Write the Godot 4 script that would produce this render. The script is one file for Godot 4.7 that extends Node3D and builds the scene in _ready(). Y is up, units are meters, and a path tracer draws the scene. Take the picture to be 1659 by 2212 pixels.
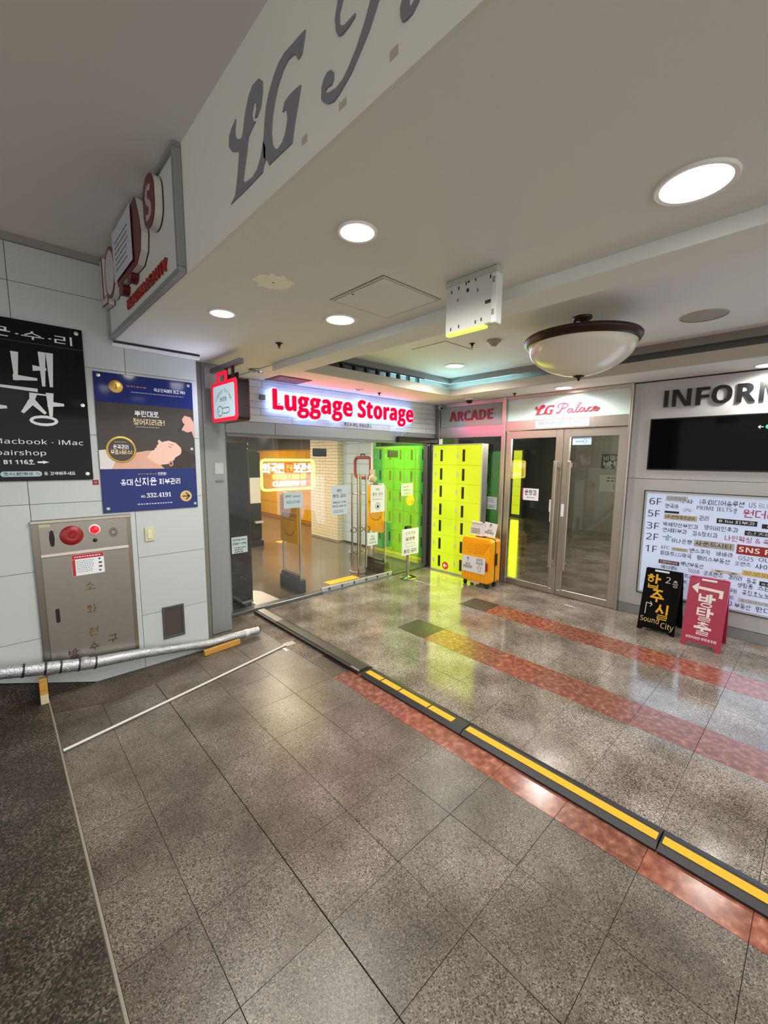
extends Node3D
# A covered shop passage: shop front at the back (z = -4.155), glass doors and directory on the right (x = 4.965), tiled wall on the left (z = -3.55).

class MB:
	var v := PackedVector3Array()
	var n := PackedVector3Array()
	var u := PackedVector2Array()
	func tri(a: Vector3, b: Vector3, c: Vector3, na: Vector3, nb: Vector3, nc: Vector3):
		if (b - a).cross(c - a).dot(na + nb + nc) > 0.0:
			var t = b; b = c; c = t
			t = nb; nb = nc; nc = t
		v.append(a); v.append(b); v.append(c)
		n.append(na); n.append(nb); n.append(nc)
		for p in [a, b, c]: u.append(Vector2(p.x, -p.y))
	func quad(a: Vector3, b: Vector3, c: Vector3, d: Vector3, nn: Vector3):
		tri(a, b, c, nn, nn, nn); tri(a, c, d, nn, nn, nn)
	func box(lo: Vector3, hi: Vector3, bev := 0.0, xf := Transform3D()):
		var ce := (lo + hi) / 2.0
		var h := ((hi - lo) / 2.0).abs()
		var b: float = minf(bev, minf(h.x, minf(h.y, h.z)) * 0.9)
		for ax in 3:
			var a1: int = (ax + 1) % 3
			var a2: int = (ax + 2) % 3
			for s in [-1.0, 1.0]:
				var nn := Vector3(); nn[ax] = s
				var q := []
				for k in [[-1, -1], [1, -1], [1, 1], [-1, 1]]:
					var p := Vector3(); p[ax] = s * h[ax]; p[a1] = k[0] * (h[a1] - b); p[a2] = k[1] * (h[a2] - b)
					q.append(xf * (ce + p))
				quad(q[0], q[1], q[2], q[3], xf.basis * nn)
			if b > 0.0:
				for s1 in [-1.0, 1.0]:
					for s2 in [-1.0, 1.0]:
						var nn := Vector3(); nn[a1] = s1; nn[a2] = s2; nn = nn.normalized()
						var q := []
						for k in [[-1, 0], [1, 0], [1, 1], [-1, 1]]:
							var p := Vector3(); p[ax] = k[0] * (h[ax] - b)
							p[a1] = s1 * (h[a1] - (b if k[1] == 1 else 0.0)); p[a2] = s2 * (h[a2] - (0.0 if k[1] == 1 else b))
							q.append(xf * (ce + p))
						quad(q[0], q[1], q[2], q[3], xf.basis * nn)
		if b > 0.0:
			for sx in [-1.0, 1.0]:
				for sy in [-1.0, 1.0]:
					for sz in [-1.0, 1.0]:
						var s := Vector3(sx, sy, sz)
						var c := ce + s * h
						var nn: Vector3 = xf.basis * s.normalized()
						tri(xf * (c - s * Vector3(0, b, b)), xf * (c - s * Vector3(b, 0, b)), xf * (c - s * Vector3(b, b, 0)), nn, nn, nn)
	func prism(poly: PackedVector2Array, z0: float, z1: float, xf := Transform3D(), back := true):
		var idx := Geometry2D.triangulate_polygon(poly)
		var f: Vector3 = xf.basis * Vector3(0, 0, 1)
		for i in range(0, idx.size(), 3):
			var a := poly[idx[i]]; var b := poly[idx[i + 1]]; var c := poly[idx[i + 2]]
			tri(xf * Vector3(a.x, a.y, z1), xf * Vector3(b.x, b.y, z1), xf * Vector3(c.x, c.y, z1), f, f, f)
			if back and z1 > z0: tri(xf * Vector3(a.x, a.y, z0), xf * Vector3(b.x, b.y, z0), xf * Vector3(c.x, c.y, z0), -f, -f, -f)
		if z1 <= z0: return
		var sgn := 1.0 if not Geometry2D.is_polygon_clockwise(poly) else -1.0
		for i in poly.size():
			var a := poly[i]; var b := poly[(i + 1) % poly.size()]
			var d := (b - a).normalized() * sgn
			quad(xf * Vector3(a.x, a.y, z0), xf * Vector3(b.x, b.y, z0), xf * Vector3(b.x, b.y, z1), xf * Vector3(a.x, a.y, z1), xf.basis * Vector3(d.y, -d.x, 0))
	func lathe(pr: Array, seg := 32, xf := Transform3D(), smooth := true):
		for i in pr.size() - 1:
			var p: Vector2 = pr[i]; var q: Vector2 = pr[i + 1]
			var d := (q - p).normalized()
			var n0 := Vector2(d.y, -d.x); var n1 := n0
			if smooth:
				if i > 0:
					var e: Vector2 = (p - pr[i - 1]).normalized()
					if e.dot(d) > 0.6: n0 = (n0 + Vector2(e.y, -e.x)).normalized()
				if i < pr.size() - 2:
					var e: Vector2 = (pr[i + 2] - q).normalized()
					if e.dot(d) > 0.6: n1 = (n1 + Vector2(e.y, -e.x)).normalized()
			for k in seg:
				var a0 := TAU * k / seg; var a1 := TAU * (k + 1) / seg
				var c0 := Vector3(cos(a0), 0, sin(a0)); var c1 := Vector3(cos(a1), 0, sin(a1))
				var P0: Vector3 = xf * (c0 * p.x + Vector3.UP * p.y); var P1: Vector3 = xf * (c1 * p.x + Vector3.UP * p.y)
				var Q0: Vector3 = xf * (c0 * q.x + Vector3.UP * q.y); var Q1: Vector3 = xf * (c1 * q.x + Vector3.UP * q.y)
				var np0: Vector3 = xf.basis * (c0 * n0.x + Vector3.UP * n0.y); var np1: Vector3 = xf.basis * (c1 * n0.x + Vector3.UP * n0.y)
				var nq0: Vector3 = xf.basis * (c0 * n1.x + Vector3.UP * n1.y); var nq1: Vector3 = xf.basis * (c1 * n1.x + Vector3.UP * n1.y)
				if p.x > 1e-6: tri(P0, P1, Q1 if q.x > 1e-6 else Q0, np0, np1, nq1)
				if q.x > 1e-6: tri(P0, Q1, Q0, np0, nq1, nq0)
	func tube(path: Array, r: float, seg := 10, closed := false, radii := []):
		var m := path.size()
		var rings := []
		var up := Vector3(0.123, 0.97, 0.21)
		for i in m:
			var t: Vector3
			if closed: t = path[(i + 1) % m] - path[(i + m - 1) % m]
			else: t = path[mini(i + 1, m - 1)] - path[maxi(i - 1, 0)]
			t = t.normalized()
			if absf(t.dot(up)) > 0.95: up = Vector3(1, 0.1, 0.2).normalized()
			var s := t.cross(up).normalized(); up = s.cross(t).normalized()
			var ring := []
			for k in seg + 1:
				var a := TAU * k / seg
				ring.append(s * cos(a) + up * sin(a))
			rings.append(ring)
		for i in (m if closed else m - 1):
			var j := (i + 1) % m
			var ri: float = radii[i] if radii.size() else r
			var rj: float = radii[j] if radii.size() else r
			for k in seg:
				var a: Vector3 = rings[i][k]; var b: Vector3 = rings[i][k + 1]; var c: Vector3 = rings[j][k + 1]; var d: Vector3 = rings[j][k]
				tri(path[i] + a * ri, path[i] + b * ri, path[j] + c * rj, a, b, c)
				tri(path[i] + a * ri, path[j] + c * rj, path[j] + d * rj, a, c, d)
		if not closed:
			for e in [0, m - 1]:
				var nn: Vector3 = (path[1] - path[0]).normalized() * -1.0 if e == 0 else (path[m - 1] - path[m - 2]).normalized()
				var re: float = radii[e] if radii.size() else r
				for k in seg: tri(path[e], path[e] + rings[e][k] * re, path[e] + rings[e][k + 1] * re, nn, nn, nn)
	func append_mesh(m: Mesh, xf: Transform3D):
		for s in m.get_surface_count():
			var a := m.surface_get_arrays(s)
			var vv: PackedVector3Array = a[Mesh.ARRAY_VERTEX]
			var nn: PackedVector3Array = a[Mesh.ARRAY_NORMAL]
			var ix: PackedInt32Array = a[Mesh.ARRAY_INDEX] if a[Mesh.ARRAY_INDEX] != null else PackedInt32Array(range(vv.size()))
			var bi := xf.basis.inverse().transposed()
			for i in range(0, ix.size(), 3):
				var p := ix[i]; var q := ix[i + 1]; var w := ix[i + 2]
				tri(xf * vv[p], xf * vv[q], xf * vv[w], (bi * nn[p]).normalized(), (bi * nn[q]).normalized(), (bi * nn[w]).normalized())
	# flat print on z: a bar from a to b
	func bar(a: Vector2, b: Vector2, w: float, z0: float, z1: float, w2 := -1.0):
		if w2 < 0.0: w2 = w
		var d := (b - a).normalized()
		var p := Vector2(-d.y, d.x)
		var q := [a + p * w / 2, b + p * w2 / 2, b - p * w2 / 2, a - p * w / 2]
		if z1 > z0: prism(PackedVector2Array(q), z0, z1)
		else: quad(Vector3(q[0].x, q[0].y, z1), Vector3(q[1].x, q[1].y, z1), Vector3(q[2].x, q[2].y, z1), Vector3(q[3].x, q[3].y, z1), Vector3.BACK)
	func ring(c: Vector2, rx: float, ry: float, w: float, z0: float, z1: float, seg := 18):
		for k in seg:
			var a0 := TAU * k / seg; var a1 := TAU * (k + 1) / seg
			var d0 := Vector2(cos(a0), sin(a0)); var d1 := Vector2(cos(a1), sin(a1))
			var o := Vector2(rx + w / 2, ry + w / 2); var i := Vector2(maxf(rx - w / 2, 0.0), maxf(ry - w / 2, 0.0))
			var q := PackedVector2Array([c + d0 * o, c + d1 * o, c + d1 * i, c + d0 * i])
			if z1 > z0:
				for t in 4:
					if t == 1 or t == 3: continue
					var e0 := q[t]; var e1 := q[(t + 1) % 4]
					var nn := Vector3((d0 + d1).x, (d0 + d1).y, 0).normalized() * (1.0 if t == 0 else -1.0)
					quad(Vector3(e0.x, e0.y, z0), Vector3(e1.x, e1.y, z0), Vector3(e1.x, e1.y, z1), Vector3(e0.x, e0.y, z1), nn)
			quad(Vector3(q[0].x, q[0].y, z1), Vector3(q[1].x, q[1].y, z1), Vector3(q[2].x, q[2].y, z1), Vector3(q[3].x, q[3].y, z1), Vector3.BACK)
	func disc(c: Vector2, rx: float, ry: float, z: float, seg := 20):
		for k in seg:
			var a0 := TAU * k / seg; var a1 := TAU * (k + 1) / seg
			tri(Vector3(c.x, c.y, z), Vector3(c.x + rx * cos(a0), c.y + ry * sin(a0), z), Vector3(c.x + rx * cos(a1), c.y + ry * sin(a1), z), Vector3.BACK, Vector3.BACK, Vector3.BACK)
	func shift(xf: Transform3D):
		for i in v.size(): v[i] = xf * v[i]
	func done() -> ArrayMesh:
		var a := []; a.resize(Mesh.ARRAY_MAX)
		a[Mesh.ARRAY_VERTEX] = v; a[Mesh.ARRAY_NORMAL] = n; a[Mesh.ARRAY_TEX_UV] = u
		var m := ArrayMesh.new()
		m.add_surface_from_arrays(Mesh.PRIMITIVE_TRIANGLES, a)
		return m

var mats := {}
var taken := {}
var sans: SystemFont
var serif: SystemFont
var plain: SystemFont
const AZ := -4.155      # shop front plane
const BX := 4.965       # door wall plane
const WZ := -3.55       # tiled wall plane

func V2(x, y) -> Vector2: return Vector2(x, y)
func V3(x, y, z) -> Vector3: return Vector3(x, y, z)

func M(hex: String, rough := 0.6, metal := 0.0, emit := 0.0, key := "") -> StandardMaterial3D:
	var k := hex + str(rough) + "," + str(metal) + "," + str(emit) + key
	if mats.has(k): return mats[k]
	var m := StandardMaterial3D.new()
	m.albedo_color = Color(hex); m.roughness = rough; m.metallic = metal
	if emit > 0.0:
		m.emission_enabled = true; m.emission = Color(hex); m.emission_energy_multiplier = emit
	mats[k] = m
	return m

func dull(m: StandardMaterial3D, spec: float) -> StandardMaterial3D:
	m.metallic_specular = spec
	return m

func glass(alpha := 0.06, hex := "dfeae6", rough := 0.02) -> StandardMaterial3D:
	var k := "glass" + str(alpha) + hex
	if mats.has(k): return mats[k]
	var m := StandardMaterial3D.new()
	m.transparency = BaseMaterial3D.TRANSPARENCY_ALPHA
	m.albedo_color = Color(Color(hex).darkened(.3), alpha); m.roughness = rough
	mats[k] = m
	return m

func noise(type, freq: float, size: int, cols: Array, offs: Array, const_interp := false, nseed := 1, oct := 1) -> NoiseTexture2D:
	var f := FastNoiseLite.new()
	f.noise_type = type; f.frequency = freq; f.seed = nseed
	if oct > 1: f.fractal_type = FastNoiseLite.FRACTAL_FBM; f.fractal_octaves = oct
	else: f.fractal_type = FastNoiseLite.FRACTAL_NONE
	if type == FastNoiseLite.TYPE_CELLULAR:
		f.cellular_return_type = FastNoiseLite.RETURN_CELL_VALUE; f.cellular_jitter = 1.0
	var t := NoiseTexture2D.new()
	t.width = size; t.height = size; t.seamless = true; t.noise = f; t.normalize = true
	if cols.size():
		var g := Gradient.new()
		g.interpolation_mode = Gradient.GRADIENT_INTERPOLATE_CONSTANT if const_interp else Gradient.GRADIENT_INTERPOLATE_LINEAR
		g.offsets = PackedFloat32Array(offs)
		var cc := PackedColorArray()
		for c in cols: cc.append(Color(c))
		g.colors = cc
		t.color_ramp = g
	return t

func tri_tex(m: StandardMaterial3D, tex: Texture2D, scale: float):
	m.albedo_texture = tex; m.uv1_triplanar = true; m.uv1_world_triplanar = true; m.uv1_scale = Vector3.ONE * scale
	m.uv1_triplanar_sharpness = 8.0

func mottle(m: StandardMaterial3D, tex: Texture2D, scale: float):
	m.detail_enabled = true; m.detail_albedo = tex; m.detail_blend_mode = BaseMaterial3D.BLEND_MODE_MUL
	m.detail_uv_layer = BaseMaterial3D.DETAIL_UV_2; m.uv2_triplanar = true; m.uv2_world_triplanar = true; m.uv2_scale = Vector3.ONE * scale
	m.uv2_triplanar_sharpness = 8.0

# ---------- nodes ----------
func numbered(called: String) -> String:
	if not taken.has(called):
		taken[called] = 0
		return called
	taken[called] += 1
	return "%s_%03d" % [called, taken[called]]

func thing(called: String, label: String, cat: String, at := Vector3.ZERO, turn := 0.0, group := "") -> Node3D:
	var o := Node3D.new(); o.name = numbered(called); add_child(o)
	o.position = at; o.rotation.y = turn
	tag(o, label, cat, group)
	return o

func tag(o: Node3D, label: String, cat: String, group := ""):
	o.set_meta("label", label); o.set_meta("category", cat)
	if group: o.set_meta("group", group)

func single(called: String, mb: MB, m: Material, label: String, cat: String, at := Vector3.ZERO, turn := 0.0, group := "") -> MeshInstance3D:
	var o := MeshInstance3D.new(); o.mesh = mb.done(); o.material_override = m
	o.name = numbered(called); add_child(o); o.position = at; o.rotation.y = turn
	tag(o, label, cat, group)
	return o

func part(parent: Node3D, called: String, mb: MB, m: Material, label := "") -> MeshInstance3D:
	var o := MeshInstance3D.new(); o.mesh = mb.done(); o.material_override = m
	o.name = called; parent.add_child(o, true)
	if label: o.set_meta("label", label)
	return o

func piece(parent: Node3D, called: String, mesh: Mesh, m: Material, at := Vector3.ZERO) -> MeshInstance3D:
	var o := MeshInstance3D.new(); o.mesh = mesh; o.material_override = m; o.position = at
	o.name = called; parent.add_child(o, true)
	return o

func setting(called: String, label: String, at := Vector3.ZERO, turn := 0.0) -> Node3D:
	var o := Node3D.new(); o.name = numbered(called); add_child(o); o.position = at; o.rotation.y = turn
	o.set_meta("kind", "structure"); o.set_meta("label", label); o.set_meta("category", called.split("_")[0])
	return o

func B(lo: Vector3, hi: Vector3, bev := 0.0) -> MB:
	var mb := MB.new(); mb.box(lo, hi, bev); return mb

func pt(parent, called, lo, hi, m, bev := 0.0, label := "") -> MeshInstance3D:
	return part(parent, called, B(lo, hi, bev), m, label)

func rrect(x0: float, y0: float, x1: float, y1: float, r: float, seg := 5) -> PackedVector2Array:
	var p := PackedVector2Array()
	for c in [[x1 - r, y1 - r, 0.0], [x0 + r, y1 - r, PI / 2], [x0 + r, y0 + r, PI], [x1 - r, y0 + r, PI * 1.5]]:
		for k in seg + 1:
			var a: float = c[2] + PI / 2 * k / seg
			p.append(Vector2(c[0] + r * cos(a), c[1] + r * sin(a)))
	return p

func P(poly: PackedVector2Array, z0: float, z1: float) -> MB:
	var mb := MB.new(); mb.prism(poly, z0, z1); return mb

# ---------- lettering ----------
const JL := "ㄱㄲㄴㄷㄸㄹㅁㅂㅃㅅㅆㅇㅈㅉㅊㅋㅌㅍㅎ"
const JV := "ㅏㅐㅑㅒㅓㅔㅕㅖㅗㅘㅙㅚㅛㅜㅝㅞㅟㅠㅡㅢㅣ"
const JT := " ㄱㄲㄳㄴㄵㄶㄷㄹㄺㄻㄼㄽㄾㄿㅀㅁㅂㅄㅅㅆㅇㅈㅊㅋㅌㅍㅎ"

func jamo(j: String) -> Array:   # strokes in the unit square: lists of points, or ["o", cx, cy, rx, ry]
	match j:
		"ㄱ": return [[V2(0, 1), V2(1, 1), V2(.85, 0)]]
		"ㄴ": return [[V2(0, 1), V2(0, 0), V2(1, 0)]]
		"ㄷ": return [[V2(1, 1), V2(0, 1), V2(0, 0), V2(1, 0)]]
		"ㄹ": return [[V2(0, 1), V2(1, 1), V2(1, .5), V2(0, .5), V2(0, 0), V2(1, 0)]]
		"ㅁ": return [[V2(0, 1), V2(1, 1), V2(1, 0), V2(0, 0), V2(0, 1)]]
		"ㅂ": return [[V2(0, 1), V2(0, 0), V2(1, 0), V2(1, 1)], [V2(0, .5), V2(1, .5)]]
		"ㅅ": return [[V2(.5, 1), V2(.42, .6), V2(0, 0)], [V2(.45, .62), V2(1, 0)]]
		"ㅇ": return [["o", .5, .5, .48, .5]]
		"ㅈ": return [[V2(0, 1), V2(1, 1)], [V2(.55, 1), V2(.4, .55), V2(0, 0)], [V2(.45, .55), V2(1, 0)]]
		"ㅊ": return [[V2(.3, 1), V2(.7, 1)], [V2(0, .75), V2(1, .75)], [V2(.5, .75), V2(.4, .4), V2(0, 0)], [V2(.45, .42), V2(1, 0)]]
		"ㅋ": return [[V2(0, 1), V2(1, 1), V2(.85, 0)], [V2(0, .52), V2(.92, .52)]]
		"ㅌ": return [[V2(1, 1), V2(0, 1), V2(0, 0), V2(1, 0)], [V2(0, .5), V2(.95, .5)]]
		"ㅍ": return [[V2(0, 1), V2(1, 1)], [V2(0, 0), V2(1, 0)], [V2(.28, 1), V2(.28, 0)], [V2(.72, 1), V2(.72, 0)]]
		"ㅎ": return [[V2(.3, 1), V2(.7, 1)], [V2(0, .76), V2(1, .76)], ["o", .5, .28, .38, .28]]
		"ㅏ": return [[V2(.35, 1), V2(.35, 0)], [V2(.35, .52), V2(1, .52)]]
		"ㅑ": return [[V2(.35, 1), V2(.35, 0)], [V2(.35, .66), V2(1, .66)], [V2(.35, .38), V2(1, .38)]]
		"ㅓ": return [[V2(.8, 1), V2(.8, 0)], [V2(.05, .52), V2(.8, .52)]]
		"ㅕ": return [[V2(.8, 1), V2(.8, 0)], [V2(.05, .66), V2(.8, .66)], [V2(.05, .38), V2(.8, .38)]]
		"ㅣ": return [[V2(.6, 1), V2(.6, 0)]]
		"ㅐ": return [[V2(.2, 1), V2(.2, 0)], [V2(.9, 1), V2(.9, 0)], [V2(.2, .5), V2(.9, .5)]]
		"ㅒ": return [[V2(.2, 1), V2(.2, 0)], [V2(.9, 1), V2(.9, 0)], [V2(.2, .65), V2(.9, .65)], [V2(.2, .38), V2(.9, .38)]]
		"ㅔ": return [[V2(.45, 1), V2(.45, 0)], [V2(.95, 1), V2(.95, 0)], [V2(0, .5), V2(.45, .5)]]
		"ㅖ": return [[V2(.45, 1), V2(.45, 0)], [V2(.95, 1), V2(.95, 0)], [V2(0, .65), V2(.45, .65)], [V2(0, .38), V2(.45, .38)]]
		"ㅗ": return [[V2(0, .1), V2(1, .1)], [V2(.5, .1), V2(.5, 1)]]
		"ㅛ": return [[V2(0, .1), V2(1, .1)], [V2(.32, .1), V2(.32, 1)], [V2(.68, .1), V2(.68, 1)]]
		"ㅜ": return [[V2(0, .9), V2(1, .9)], [V2(.5, .9), V2(.5, 0)]]
		"ㅠ": return [[V2(0, .9), V2(1, .9)], [V2(.32, .9), V2(.32, 0)], [V2(.68, .9), V2(.68, 0)]]
		"ㅡ": return [[V2(0, .5), V2(1, .5)]]
	return []

func put_jamo(out: Array, j: String, x0: float, y0: float, x1: float, y1: float):
	var twos := {"ㄲ": "ㄱㄱ", "ㄸ": "ㄷㄷ", "ㅃ": "ㅂㅂ", "ㅆ": "ㅅㅅ", "ㅉ": "ㅈㅈ", "ㄳ": "ㄱㅅ", "ㄵ": "ㄴㅈ", "ㄶ": "ㄴㅎ", "ㄺ": "ㄹㄱ", "ㄻ": "ㄹㅁ", "ㄼ": "ㄹㅂ", "ㅀ": "ㄹㅎ", "ㅄ": "ㅂㅅ"}
	if twos.has(j):
		var w := x1 - x0
		put_jamo(out, twos[j][0], x0, y0, x0 + w * .44, y1); put_jamo(out, twos[j][1], x0 + w * .56, y0, x1, y1)
		return
	var lv := {"ㄹ": 3.0, "ㅌ": 3.0, "ㅎ": 3.4, "ㅊ": 2.8, "ㅂ": 2.6, "ㅍ": 2.2, "ㅁ": 2.2, "ㄷ": 2.2, "ㅋ": 2.4, "ㅈ": 2.0, "ㅇ": 2.2, "ㅑ": 1.6, "ㅕ": 1.6}
	var lh := {"ㅐ": 2.0, "ㅔ": 2.0, "ㅒ": 2.0, "ㅖ": 2.0, "ㅍ": 2.6, "ㅂ": 2.0, "ㅁ": 2.0, "ㅇ": 2.0, "ㅠ": 2.0, "ㅛ": 2.0}
	var mw := minf((y1 - y0) * 1.2 / (2.0 * lv.get(j, 1.2) - 1.0), (x1 - x0) * 1.2 / (2.0 * lh.get(j, 1.2) - 1.0))
	if j in "ㅗㅜㅡㅛㅠㅏㅓㅣ": mw = 9.0
	for s in jamo(j):
		if s[0] is String: out.append(["o", lerpf(x0, x1, s[1]), lerpf(y0, y1, s[2]), s[3] * (x1 - x0), s[4] * (y1 - y0), mw])
		else:
			var l := [mw]
			for p in s: l.append(V2(lerpf(x0, x1, p.x), lerpf(y0, y1, p.y)))
			out.append(l)

func syllable(ch: int) -> Array:
	var k := ch - 0xAC00
	var l := JL[k / 588]; var vi := (k % 588) / 28; var t := k % 28
	var vv := JV[vi]
	var out := []
	var mix := {"ㅘ": "ㅗㅏ", "ㅙ": "ㅗㅐ", "ㅚ": "ㅗㅣ", "ㅝ": "ㅜㅓ", "ㅞ": "ㅜㅔ", "ㅟ": "ㅜㅣ", "ㅢ": "ㅡㅣ"}
	if mix.has(vv):
		if t: put_jamo(out, l, .07, .62, .5, .96); put_jamo(out, mix[vv][0], .02, .38, .6, .54); put_jamo(out, mix[vv][1], .66, .34, .96, 1)
		else: put_jamo(out, l, .07, .48, .52, .94); put_jamo(out, mix[vv][0], .02, .1, .62, .38); put_jamo(out, mix[vv][1], .68, 0, .97, 1)
	elif vv in "ㅗㅛㅜㅠㅡ":
		if t: put_jamo(out, l, .2, .66, .8, .98); put_jamo(out, vv, .03, .38, .97, .57)
		else: put_jamo(out, l, .17, .5, .83, .96); put_jamo(out, vv, .02, .04, .98, .4)
	else:
		if t: put_jamo(out, l, .07, .46, .52, .95); put_jamo(out, vv, .58, .4, .97, 1)
		else: put_jamo(out, l, .07, .12, .5, .9); put_jamo(out, vv, .57, 0, .97, 1)
	if t: put_jamo(out, JT[t], .2, .02, .86, .28)
	return out

func measure(f: Font, s: String) -> float: return f.get_string_size(s, HORIZONTAL_ALIGNMENT_LEFT, -1, 64).x

# lettering with its lower left corner at (0, 0), capitals h tall; returns [MB, width]
func letters(s: String, h: float, o := {}) -> Array:
	var mb := MB.new()
	var f: Font = o.get("f", sans)
	var wt: float = o.get("wt", .13)
	var d: float = o.get("d", 0.0)
	var br: bool = o.get("brush", false)
	var x := 0.0
	var i := 0
	var px := h / (64 * .714)
	var hs := h * 1.18
	while i < s.length():
		var c := s.unicode_at(i)
		if c >= 0xAC00 and c < 0xD7A4:
			var yo := -h * .1
			var zc := 0.0
			for st in syllable(c):
				zc += .00005
				if st[0] is String:
					mb.ring(V2(x + st[1] * hs, yo + st[2] * hs), st[3] * hs, st[4] * hs, minf(wt, st[5]) * hs, 0, d + zc, 14)
				else:
					var ww: float = minf(wt, st[0]) * hs
					for k in range(1, st.size() - 1):
						zc += .00005
						var a: Vector2 = st[k] * hs; var b: Vector2 = st[k + 1] * hs
						var e: Vector2 = (b - a).normalized() * ww * .5
						var off := V2(x, yo)
						if br: mb.bar(off + a - e, off + b + e * 1.3, ww * 1.3, 0, d + zc, ww * .55)
						else: mb.bar(off + a - e * (1.0 if k > 1 else .6), off + b + e * (1.0 if k < st.size() - 2 else .6), ww, 0, d + zc)
			x += hs * o.get("adv", 1.1)
			i += 1
		elif s[i] == "·":
			mb.disc(V2(x + h * .2, h * .42), h * .09, h * .09, d + .0002, 10); x += h * .42; i += 1
		else:
			var run := ""
			while i < s.length() and not (s.unicode_at(i) >= 0xAC00 and s.unicode_at(i) < 0xD7A4) and s[i] != "·":
				run += s[i]; i += 1
			if run.strip_edges() != "":
				var t := TextMesh.new(); t.font = f; t.font_size = 64; t.pixel_size = px; t.depth = d; t.text = run
				t.horizontal_alignment = HORIZONTAL_ALIGNMENT_LEFT; t.curve_step = 4.0 if h < .06 else 1.2
				var base := (f.get_descent(64) - f.get_ascent(64)) / 2.0 * px
				mb.append_mesh(t, Transform3D(Basis(), V3(x, -base, d / 2)))
			x += measure(f, run) * px
	return [mb, x]

# writes s with its lower left corner at p (in the parent's axes, facing +z); o: w fits the width, c centres, d depth, wt stroke, rot turns
func write(parent: Node3D, called: String, s: String, p: Vector3, h: float, m: Material, o := {}) -> MeshInstance3D:
	var r := letters(s, h, o)
	var mb: MB = r[0]
	var sx := 1.0
	var w: float = r[1]
	var lead := 0.0
	if o.get("ink", false):   # fit the drawn shape itself, not its advance
		var lo := 9.0; var hi := -9.0
		for q in mb.v: lo = minf(lo, q.x); hi = maxf(hi, q.x)
		w = hi - lo; lead = lo
	if o.has("w"): sx = o.w / w; w = o.w
	lead *= sx
	var b := Basis().scaled(V3(sx, 1, 1))
	var off := V3(-w / 2, 0, 0) if o.get("c", false) else V3(-lead, 0, 0)
	if o.has("slant"): b = Basis(V3(1, 0, 0), V3(o.slant, 1, 0), V3(0, 0, 1)) * b
	if o.has("rot"): b = Basis(V3(0, 0, 1), o.rot) * b; off = off.rotated(V3(0, 0, 1), o.rot)
	mb.shift(Transform3D(b, p + off))
	return part(parent, called, mb, m)

# tiny print nobody can read: rows of short bars
func fine_print(parent: Node3D, p: Vector3, w: float, rows: int, pitch: float, m: Material, fill := .8, nseed := 3) -> MeshInstance3D:
	var rng := RandomNumberGenerator.new(); rng.seed = nseed
	var mb := MB.new()
	for r in rows:
		var x := 0.0
		var lim := w * rng.randf_range(fill * .75, 1.0)
		while x < lim:
			var l := rng.randf_range(.4, 1.1) * pitch * .9
			mb.bar(V2(p.x + x, p.y - r * pitch), V2(p.x + minf(x + l, w), p.y - r * pitch), pitch * .42, p.z, p.z)
			x += l + pitch * .35
	return part(parent, "fine_print", mb, m)

func brush(mb: MB, pts: Array, z0: float, z1: float, xf := Transform2D()):   # Vector3(x, y, width) points, smoothed
	var q := []
	for i in pts.size() - 1:
		var a: Vector3 = pts[maxi(i - 1, 0)]; var b: Vector3 = pts[i]; var c: Vector3 = pts[i + 1]; var d: Vector3 = pts[mini(i + 2, pts.size() - 1)]
		for k in 6:
			var t := k / 6.0
			q.append(.5 * (2.0 * b + (c - a) * t + (2.0 * a - 5.0 * b + 4.0 * c - d) * t * t + (3.0 * b - a - 3.0 * c + d) * t * t * t))
	q.append(pts[pts.size() - 1])
	for i in q.size() - 1:
		mb.bar(xf * V2(q[i].x, q[i].y), xf * V2(q[i + 1].x, q[i + 1].y), q[i].z * xf.get_scale().x, z0, z1 + i * 0.00003, q[i + 1].z * xf.get_scale().x)

func emit_light(kind: String, at: Vector3, col: Color, e: float, size := 0.05, parent: Node3D = self):
	var l = OmniLight3D.new()
	l.light_color = col; l.light_energy = e; l.light_size = size; l.omni_range = 14.0; l.omni_attenuation = 2.0
	l.shadow_enabled = true; l.name = kind; parent.add_child(l, true); l.position = at

func area(called: String, at: Vector3, normal: Vector3, sx: float, sy: float, col: Color, e: float):
	var l := AreaLight3D.new()
	l.area_size = V2(sx, sy); l.light_color = col; l.light_energy = e; l.shadow_enabled = true; l.area_range = 14.0; l.area_attenuation = 2.0
	l.name = called; add_child(l, true)
	l.look_at_from_position(at, at + normal, V3(0, 1, 0) if absf(normal.y) < .9 else V3(0, 0, 1))

# ================= scene =================
var granite: StandardMaterial3D
var granite_in: StandardMaterial3D
var granites := []
var marbles := []
var darkstone: StandardMaterial3D
var paint: StandardMaterial3D
var steel: StandardMaterial3D
var steel_dark: StandardMaterial3D
var white: StandardMaterial3D
var ink: StandardMaterial3D
var black: StandardMaterial3D
var paper: StandardMaterial3D

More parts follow.
